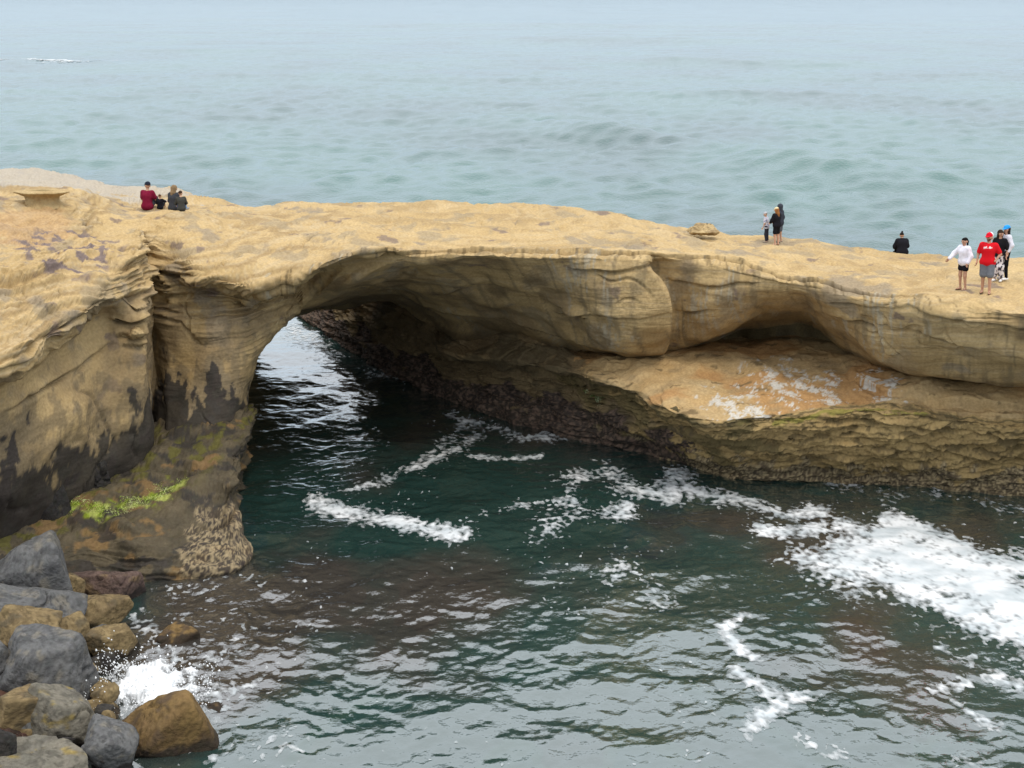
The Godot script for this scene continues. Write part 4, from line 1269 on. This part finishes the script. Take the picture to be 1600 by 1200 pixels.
func people() -> void:
	skin_mat = StandardMaterial3D.new()
	skin_mat.vertex_color_use_as_albedo = true
	skin_mat.roughness = 0.55
	cloth_mat = StandardMaterial3D.new()
	cloth_mat.vertex_color_use_as_albedo = true
	cloth_mat.roughness = 0.95
	cloth_mat.metallic_specular = 0.2
	var away := PI
	var lap := [[Vector3(-0.08, -0.24, 0.08), Vector3(-0.04, -0.34, 0.28)], [Vector3(0.08, -0.24, 0.08), Vector3(0.04, -0.34, 0.28)]]
	var dark_blue := Color(0.02, 0.025, 0.04)
	var family := "family sitting on the headland"
	person("person in maroon t-shirt and dark cap sitting with back turned", ground(231, 327), away - 0.25, {"h": 1.82, "sit": true, "lean": 0.12, "wide": 1.12, "look": 0.9, "nod": 0.15, "arms": lap, "group": family,
		"top": {"name": "shirt", "color": Color(0.17, 0.012, 0.035), "sleeve": 0.75}, "bottom": {"name": "shorts", "color": Color(0.05, 0.05, 0.06), "long": 0.9}, "cap": dark_blue, "hair": Color(0.06, 0.03, 0.02)})
	person("small child in black shirt sitting beside the person in maroon", ground(250, 327), away - 0.1, {"h": 1.0, "sit": true, "lean": 0.05, "look": 0.2, "group": family, "hair": Color(0.09, 0.045, 0.025), "skin": Color(0.5, 0.3, 0.2),
		"arms": [[Vector3(-0.2, -0.12, 0.06), Vector3(-0.38, -0.06, 0.14)], [Vector3(0.1, -0.24, 0.06), Vector3(0.1, -0.34, 0.26)]],
		"top": {"name": "shirt", "color": Color(0.012, 0.012, 0.016), "sleeve": 0.9}, "bottom": {"name": "shorts", "color": Color(0.03, 0.03, 0.035), "long": 0.9}})
	person("person with long blond hair in charcoal jacket and light blue jeans sitting", ground(272, 330), away - 0.35, {"h": 1.68, "sit": true, "lean": 0.14, "look": -0.3, "nod": 0.2, "arms": lap, "group": family, "style": "long", "hair": Color(0.22, 0.15, 0.085),
		"top": {"name": "jacket", "color": Color(0.045, 0.047, 0.055), "sleeve": 2.0, "puff": 0.015}, "bottom": {"name": "jeans", "color": Color(0.20, 0.34, 0.55), "long": 2.0}, "shoes": Color(0.3, 0.3, 0.3)})
	person("child in dark olive jacket leaning on the person with blond hair", ground(284, 330), away + 0.25, {"h": 1.3, "sit": true, "lean": 0.2, "look": -0.4, "arms": lap, "group": family, "hair": Color(0.05, 0.03, 0.02), "skin": Color(0.5, 0.3, 0.2),
		"top": {"name": "jacket", "color": Color(0.05, 0.05, 0.045), "sleeve": 2.0}, "bottom": {"name": "trousers", "color": Color(0.05, 0.06, 0.1), "long": 2.0}, "shoes": Color(0.1, 0.1, 0.1)})
	var trio := "group standing at the seaward edge"
	var floral := func(w: Vector3) -> Color: return Color(0.62, 0.60, 0.66) if nz(14.0, 152).get_noise_3dv(w) > -0.1 else Color(0.22, 0.24, 0.36)
	person("child in grey cap and pale patterned shirt looking down", ground(1197, 378), -PI / 2 - 0.5, {"h": 1.18, "lean": 0.14, "nod": 0.45, "group": trio, "skin": Color(0.5, 0.3, 0.21), "hair": Color(0.1, 0.06, 0.03),
		"top": {"name": "shirt", "tint": floral, "color": Color.WHITE, "sleeve": 0.8, "hem": -0.08}, "bottom": {"name": "trousers", "color": Color(0.035, 0.035, 0.045), "long": 1.8, "loose": 0.035}, "shoes": Color(0.3, 0.25, 0.2), "cap": Color(0.42, 0.42, 0.45)})
	person("person in black sweatshirt, black shorts and cream cap", ground(1212, 383), -PI / 2 - 0.9, {"h": 1.45, "lean": 0.06, "nod": 0.2, "group": trio, "hair": Color(0.25, 0.11, 0.04), "skin": Color(0.5, 0.28, 0.18), "style": "long",
		"arms": [[Vector3(-0.06, -0.24, 0.08), Vector3(0.02, -0.36, 0.24)], [Vector3(0.06, -0.24, 0.08), Vector3(-0.02, -0.36, 0.24)]],
		"top": {"name": "sweatshirt", "color": Color(0.014, 0.014, 0.017), "sleeve": 2.0, "puff": 0.02}, "bottom": {"name": "shorts", "color": Color(0.012, 0.012, 0.014), "long": 0.75, "loose": 0.035}, "sandals": Color(0.05, 0.05, 0.05), "cap": Color(0.62, 0.52, 0.32)})
	person("person in dark hooded jacket with hood up behind the black sweatshirt", ground(1217, 382) + Vector3(0.05, 0, -0.3), -PI / 2 - 0.7, {"h": 1.52, "lean": 0.05, "group": trio, "hair": Color(0.03, 0.02, 0.02),
		"top": {"name": "hoodie", "color": Color(0.04, 0.045, 0.06), "sleeve": 2.0, "puff": 0.015, "hem": -0.08}, "bottom": {"name": "shorts", "color": Color(0.10, 0.11, 0.13), "long": 0.8}, "shoes": Color(0.08, 0.08, 0.08), "hood_up": Color(0.05, 0.055, 0.07)})
	person("lone person in black padded jacket sitting at the edge", ground(1410, 398), away + 0.05, {"h": 1.58, "sit": true, "lean": 0.3, "nod": 0.3, "wide": 1.15, "look": -0.5, "arms": lap, "style": "bun", "hair": Color(0.02, 0.018, 0.016),
		"top": {"name": "padded_jacket", "color": Color(0.014, 0.014, 0.018), "sleeve": 2.0, "puff": 0.035, "hood": true}, "bottom": {"name": "trousers", "color": Color(0.012, 0.012, 0.014), "long": 2.0}, "shoes": Color(0.02, 0.02, 0.02)})
	var strollers := "group walking on the headland"
	person("person with black ponytail in white blouse and black shorts", ground(1502, 453), -PI / 2 + 0.55, {"h": 1.62, "lean": 0.03, "nod": 0.12, "group": strollers, "style": "tail", "hair": Color(0.014, 0.011, 0.01), "skin": Color(0.44, 0.245, 0.16),
		"arms": [[Vector3(-0.16, -0.20, 0.10), Vector3(-0.19, -0.38, 0.30)], [Vector3(0.11, -0.25, -0.02), Vector3(0.11, -0.46, 0.10)]],
		"top": {"name": "blouse", "color": Color(0.74, 0.72, 0.80), "sleeve": 2.0, "puff": 0.018, "hem": 0.03}, "bottom": {"name": "shorts", "color": Color(0.014, 0.013, 0.018), "long": 0.45, "loose": 0.03}, "sandals": Color(0.02, 0.015, 0.015)})
	var tee := func(w: Vector3) -> Color:
		if w.z > 0.05 and absf(w.y - 1.36 - 0.12 * w.x) < 0.028 and absf(w.x) < 0.115 and nz(20.0, 153).get_noise_2d(w.x, w.y * 0.6) > -0.25: return Color(0.78, 0.74, 0.74)
		return Color(0.62, 0.012, 0.022)
	var capt := func(w: Vector3) -> Color: return Color(0.60, 0.015, 0.03) if w.z > 0.035 or absf(w.x) < 0.02 else Color(0.74, 0.72, 0.72)
	person("bearded person in red t-shirt, grey shorts and red and white cap", ground(1538, 459), -0.45, {"h": 1.85, "wide": 1.16, "look": -0.35, "stride": 0.06, "group": strollers, "beard": true, "hair": Color(0.05, 0.026, 0.015), "skin": Color(0.46, 0.25, 0.165), "hide_hands": [false, true],
		"arms": [[Vector3(-0.09, -0.27, -0.04), Vector3(-0.10, -0.48, 0.06)], [Vector3(0.14, -0.25, -0.04), Vector3(0.02, -0.44, 0.12)]],
		"top": {"name": "t_shirt", "tint": tee, "color": Color.RED, "sleeve": 0.75, "hem": -0.03}, "bottom": {"name": "shorts", "color": Color(0.15, 0.16, 0.185), "long": 0.85, "loose": 0.045}, "sandals": Color(0.03, 0.022, 0.02), "cap": Color.RED, "cap_tint": capt})
	var prints := func(w: Vector3) -> Color: return Color(0.66, 0.62, 0.64) if nz(7.0, 154, 2).get_noise_3dv(w) > -0.12 else Color(0.05, 0.045, 0.06)
	person("person with long dark hair in black top and white patterned trousers", ground(1558, 441), -0.6, {"h": 1.62, "look": 0.8, "nod": 0.2, "group": strollers, "style": "long", "hair": Color(0.035, 0.024, 0.018), "skin": Color(0.44, 0.25, 0.17),
		"top": {"name": "top", "color": Color(0.014, 0.013, 0.016), "sleeve": 1.0}, "bottom": {"name": "trousers", "tint": prints, "color": Color.WHITE, "long": 1.75, "loose": 0.05}, "shoes": Color(0.70, 0.69, 0.70)})
	person("person in bright blue cap, white top and black leggings", ground(1567, 438), -PI / 2 + 0.3, {"h": 1.70, "group": strollers, "look": 0.3, "style": "long", "hair": Color(0.03, 0.02, 0.018), "skin": Color(0.46, 0.26, 0.18),
		"arms": [[Vector3(-0.10, -0.24, 0.06), Vector3(-0.02, -0.16, 0.26)], [Vector3(0.11, -0.26, -0.04), Vector3(0.09, -0.47, 0.06)]],
		"top": {"name": "crop_top", "color": Color(0.62, 0.62, 0.70), "sleeve": 2.0, "hem": 0.10}, "bottom": {"name": "leggings", "color": Color(0.010, 0.010, 0.012), "long": 2.0, "loose": 0.012}, "shoes": Color(0.72, 0.71, 0.72), "cap": Color(0.03, 0.28, 0.72)})

func noise_tex(freq: float, s: int, size: int, octaves: int, lo: Color, hi: Color, normal := false, strength := 4.0) -> NoiseTexture2D:
	var n := FastNoiseLite.new()
	n.seed = s
	n.frequency = freq
	n.noise_type = FastNoiseLite.TYPE_SIMPLEX_SMOOTH
	n.fractal_octaves = octaves
	var t := NoiseTexture2D.new()
	t.width = size
	t.height = size
	t.seamless = true
	t.noise = n
	t.as_normal_map = normal
	t.bump_strength = strength
	if not normal:
		var g := Gradient.new()
		g.set_color(0, lo)
		g.set_color(1, hi)
		t.color_ramp = g
	return t

func stretched(freq: float, s: int, octaves: int) -> ImageTexture:   # grain drawn out along the bedding
	var n := FastNoiseLite.new()
	n.seed = s
	n.frequency = freq
	n.noise_type = FastNoiseLite.TYPE_SIMPLEX_SMOOTH
	n.fractal_octaves = octaves
	var im := n.get_seamless_image(448, 1024)
	im.convert(Image.FORMAT_RGB8)
	im.resize(1024, 1024, Image.INTERPOLATE_CUBIC)
	return ImageTexture.create_from_image(im)

func rock_material(relief := 2.6, fine := false) -> StandardMaterial3D:
	var m := StandardMaterial3D.new()
	m.vertex_color_use_as_albedo = true
	m.roughness = 0.92
	m.metallic_specular = 0.3
	m.uv1_triplanar = true
	m.uv1_world_triplanar = true
	m.uv1_scale = Vector3(0.4, 0.4, 0.4)
	m.albedo_texture = noise_tex(0.022, 5, 1024, 6, Color(0.78, 0.77, 0.76), Color(1, 1, 1))
	m.heightmap_enabled = true
	m.heightmap_scale = relief
	m.heightmap_texture = noise_tex(0.02, 6, 1024, 6, Color.BLACK, Color.WHITE) if fine else stretched(0.011, 6, 6)
	return m

func _ready() -> void:
	rng.seed = 7
	# ---- camera, sky, light, exposure
	var cam := Camera3D.new()
	cam.name = "camera"
	cam.fov = rad_to_deg(2.0 * atan(600.0 / FOCAL))
	cam.position = Vector3(0, EYE, 0)
	cam.rotation = Vector3(-pitch, 0, 0)
	cam.near = 0.1
	cam.far = 90000.0
	add_child(cam)
	cam.current = true
	var sky_look := ProceduralSkyMaterial.new()
	sky_look.sky_top_color = Color(0.975, 0.985, 1.0)
	sky_look.sky_horizon_color = Color(0.555, 0.61, 0.655)
	sky_look.sky_curve = 0.42
	sky_look.ground_bottom_color = Color(0.5, 0.55, 0.58)
	sky_look.ground_horizon_color = Color(0.555, 0.61, 0.655)
	sky_look.sky_energy_multiplier = 1.42
	var sky := Sky.new()
	sky.sky_material = sky_look
	var env := Environment.new()
	env.background_mode = Environment.BG_SKY
	env.sky = sky
	env.background_energy_multiplier = 1.0
	env.tonemap_mode = Environment.TONE_MAPPER_LINEAR
	env.tonemap_exposure = 1.0
	env.sdfgi_enabled = true
	env.ssao_enabled = true
	env.ssil_enabled = true
	var we := WorldEnvironment.new()
	we.name = "environment"
	we.environment = env
	add_child(we)
	var sun := DirectionalLight3D.new()
	sun.name = "sun"
	sun.light_energy = 0.5
	sun.light_angular_distance = 20.0
	sun.light_color = Color(1.0, 0.97, 0.92)
	sun.shadow_enabled = true
	sun.rotation_degrees = Vector3(-62, 28, 0)
	add_child(sun)

	# ---- the rock
	dents = [[W(205, 470, 20.0), 0.45, 0.3], [W(75, 535, 18.0), 0.5, 0.3], [W(1090, 462, 23.4), 0.35, 0.12], [W(1350, 515, 21.7), 0.4, 0.15], [W(1330, 490, 21.8), 0.3, 0.1]]
	add_seams()
	hole = W(424, 467, 21.6)
	nose = WE(372, 862, 0.4)
	guano = [[W(1225, 618, 22.3), 1.7], [W(1135, 640, 21.5), 1.1], [W(1185, 652, 21.0), 1.1], [W(1280, 612, 22.3), 1.2], [W(1375, 612, 22.1), 1.0]]
	for a in [[108, 788, 1.15], [160, 800, 1.05], [230, 783, 1.15], [268, 752, 1.4]]:
		green_line.append(WE(a[0], a[1], a[2]))
	var rock := rock_material(1.7)
	var stone := rock_material(3.0, true)
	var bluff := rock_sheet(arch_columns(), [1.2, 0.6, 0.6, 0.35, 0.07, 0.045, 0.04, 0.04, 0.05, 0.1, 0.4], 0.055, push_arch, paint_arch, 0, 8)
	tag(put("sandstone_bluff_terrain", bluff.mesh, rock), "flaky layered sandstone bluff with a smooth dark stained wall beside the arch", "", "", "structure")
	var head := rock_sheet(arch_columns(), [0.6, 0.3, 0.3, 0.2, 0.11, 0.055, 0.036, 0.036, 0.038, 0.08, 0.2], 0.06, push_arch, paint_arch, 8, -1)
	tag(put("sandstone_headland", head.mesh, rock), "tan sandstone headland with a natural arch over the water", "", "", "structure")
	tops = [bluff, head]
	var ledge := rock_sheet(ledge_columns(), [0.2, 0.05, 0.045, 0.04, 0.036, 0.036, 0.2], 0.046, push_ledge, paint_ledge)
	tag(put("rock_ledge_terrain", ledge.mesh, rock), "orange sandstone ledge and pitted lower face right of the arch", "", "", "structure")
	var shelf := rock_sheet(shelf_columns(), [0.25, 0.06, 0.05, 0.04, 0.04, 0.25], 0.04, push_shelf, paint_shelf)
	tag(put("rock_shelf_terrain", shelf.mesh, rock), "dark tidal rock shelf below the bluff", "", "", "structure")
	var shore := shore_sheet()
	tag(put("shore_ground", shore.mesh, rock), "dark rubble between the boulders", "", "", "structure")

	# ---- the sea
	for a in [[[640, 178], [1000, 222], 0.8, 4.4], [[900, 205], [1500, 292], 1.1, 4.6], [[980, 95], [1400, 100], 1.4, 10.0], [[560, 268], [760, 276], 0.35, 6.0], [[1150, 300], [1600, 330], 0.35, 3.5], [[-100, 205], [420, 225], 0.35, 6.0], [[100, 12], [900, 14], 1.6, 60.0], [[700, 60], [1600, 70], 1.2, 18.0], [[-100, 150], [700, 160], 0.6, 6.0], [[300, 122], [1000, 128], 0.7, 8.0], [[900, 150], [1700, 165], 0.7, 6.0], [[-100, 84], [600, 80], 0.9, 12.0], [[500, 40], [1400, 44], 1.4, 24.0], [[-100, 36], [500, 30], 1.4, 26.0], [[0, 245], [600, 250], 0.35, 2.6], [[600, 235], [1100, 246], 0.4, 2.8], [[1200, 260], [1700, 290], 0.4, 3.0]]:
		var q0 := WE(a[0][0], a[0][1], 0)
		var q1 := WE(a[1][0], a[1][1], 0)
		swell_lines.append([Vector2(q0.x, q0.z), Vector2(q1.x, q1.z), a[2], a[3]])
	for a in [[330, 960, 4.0, 0.7], [420, 1080, 4.0, 0.5], [250, 930, 2.5, 0.6], [640, 960, 3.5, 0.35], [1250, 790, 3.0, 0.45], [1500, 800, 3.5, 0.5], [1350, 1000, 3.0, 0.3], [760, 740, -3.0, -0.4], [1100, 1120, 3.0, -0.4]]:
		kelp.append([WE(a[0], a[1], 0.0), absf(a[2]), a[3]])
	var wm := StandardMaterial3D.new()
	wm.vertex_color_use_as_albedo = true
	wm.roughness = 0.05
	wm.metallic_specular = 0.75
	wm.clearcoat_enabled = true
	wm.clearcoat = 1.0
	wm.clearcoat_roughness = 0.04
	wm.normal_enabled = true
	wm.normal_texture = noise_tex(0.02, 8, 1024, 4, Color.BLACK, Color.WHITE, true, 6.0)
	wm.normal_scale = 0.38
	tag(put("cove_water", water_mesh(20.0, 76.0), wm), "dark green water of the cove with brown weed beneath", "", "", "structure")
	var om: StandardMaterial3D = wm.duplicate()
	om.clearcoat_enabled = false
	om.metallic_specular = 0.5
	om.normal_scale = 0.45
	tag(put("sea_water", water_mesh(76.0, 60000.0), om), "grey green open sea", "", "", "structure")
	var fm := StandardMaterial3D.new()
	fm.vertex_color_use_as_albedo = true
	fm.transparency = BaseMaterial3D.TRANSPARENCY_ALPHA
	fm.roughness = 0.7
	var sm := StandardMaterial3D.new()
	sm.albedo_color = Color(0.88, 0.89, 0.90)
	sm.roughness = 0.7
	fm.metallic_specular = 0.3
	tag(put("sea_foam", foam_mesh(-12.5, -72.0, 930, 830, 0.031, 0.058, foam_strokes()), fm), "white foam drifting in streaks and a large sheet", "foam", "", "stuff")
	var far_foam := [[[[-40, 96], [40, 95], [110, 98]], 2.2, 0.95], [[[60, 100], [150, 98], [180, 97]], 1.2, 0.6]]
	tag(put("sea_foam", foam_mesh(-150.0, -400.0, 420, 120, 0.35, 1.2, far_foam, 2.4), fm), "thin white line of a breaker far out", "foam", "", "stuff")
	var near_foam := [[[[-20, 250], [20, 258], [30, 262]], 0.5, 0.8], [[[50, 268], [80, 274], [110, 276]], 0.5, 0.8], [[[140, 248], [160, 250]], 0.5, 0.6]]
	tag(put("sea_foam", foam_mesh(-42.0, -115.0, 400, 200, 0.08, 0.2, near_foam, 0.65), fm), "flecks of foam off the pale rock platform", "foam", "", "stuff")
	tag(put("splash_foam", splash_mesh(), fm), "white water churning against the rust brown boulder", "foam", "", "stuff")

	tag(put("spray_drops", spray_mesh(), sm), "drops of spray above the white splash", "spray", "", "stuff")

	# ---- things
	boulders(stone)
	var leaf := StandardMaterial3D.new()
	leaf.vertex_color_use_as_albedo = true
	leaf.roughness = 0.7
	leaf.cull_mode = BaseMaterial3D.CULL_DISABLED
	tag(put("green_algae", tufts(shelf, green_line, 0.5, 4.0, 0.055, Color(0.26, 0.38, 0.02), Color(0.55, 0.60, 0.28)), leaf), "bright green algae tufts on the dark shelf", "algae", "", "stuff")
	tag(put("green_algae", tufts(ledge, [W(895, 618, 23.9), W(930, 622, 23.8)], 0.35, 3.5, 0.09, Color(0.14, 0.24, 0.03), Color(0.50, 0.55, 0.34)), leaf), "small pale green tuft on the damp wall under the ledge", "algae", "", "stuff")
	var weed_line := [WE(20, 1150, 0.6), WE(110, 1165, 0.3), WE(150, 1100, 0.2), WE(130, 1050, 0.3)]
	tag(put("brown_seaweed", tufts(shore, weed_line, 0.8, 5.0, 0.07, Color(0.12, 0.045, 0.025), Color(0.055, 0.03, 0.02)), leaf), "reddish brown seaweed caught between the boulders", "seaweed", "", "stuff")
	people()
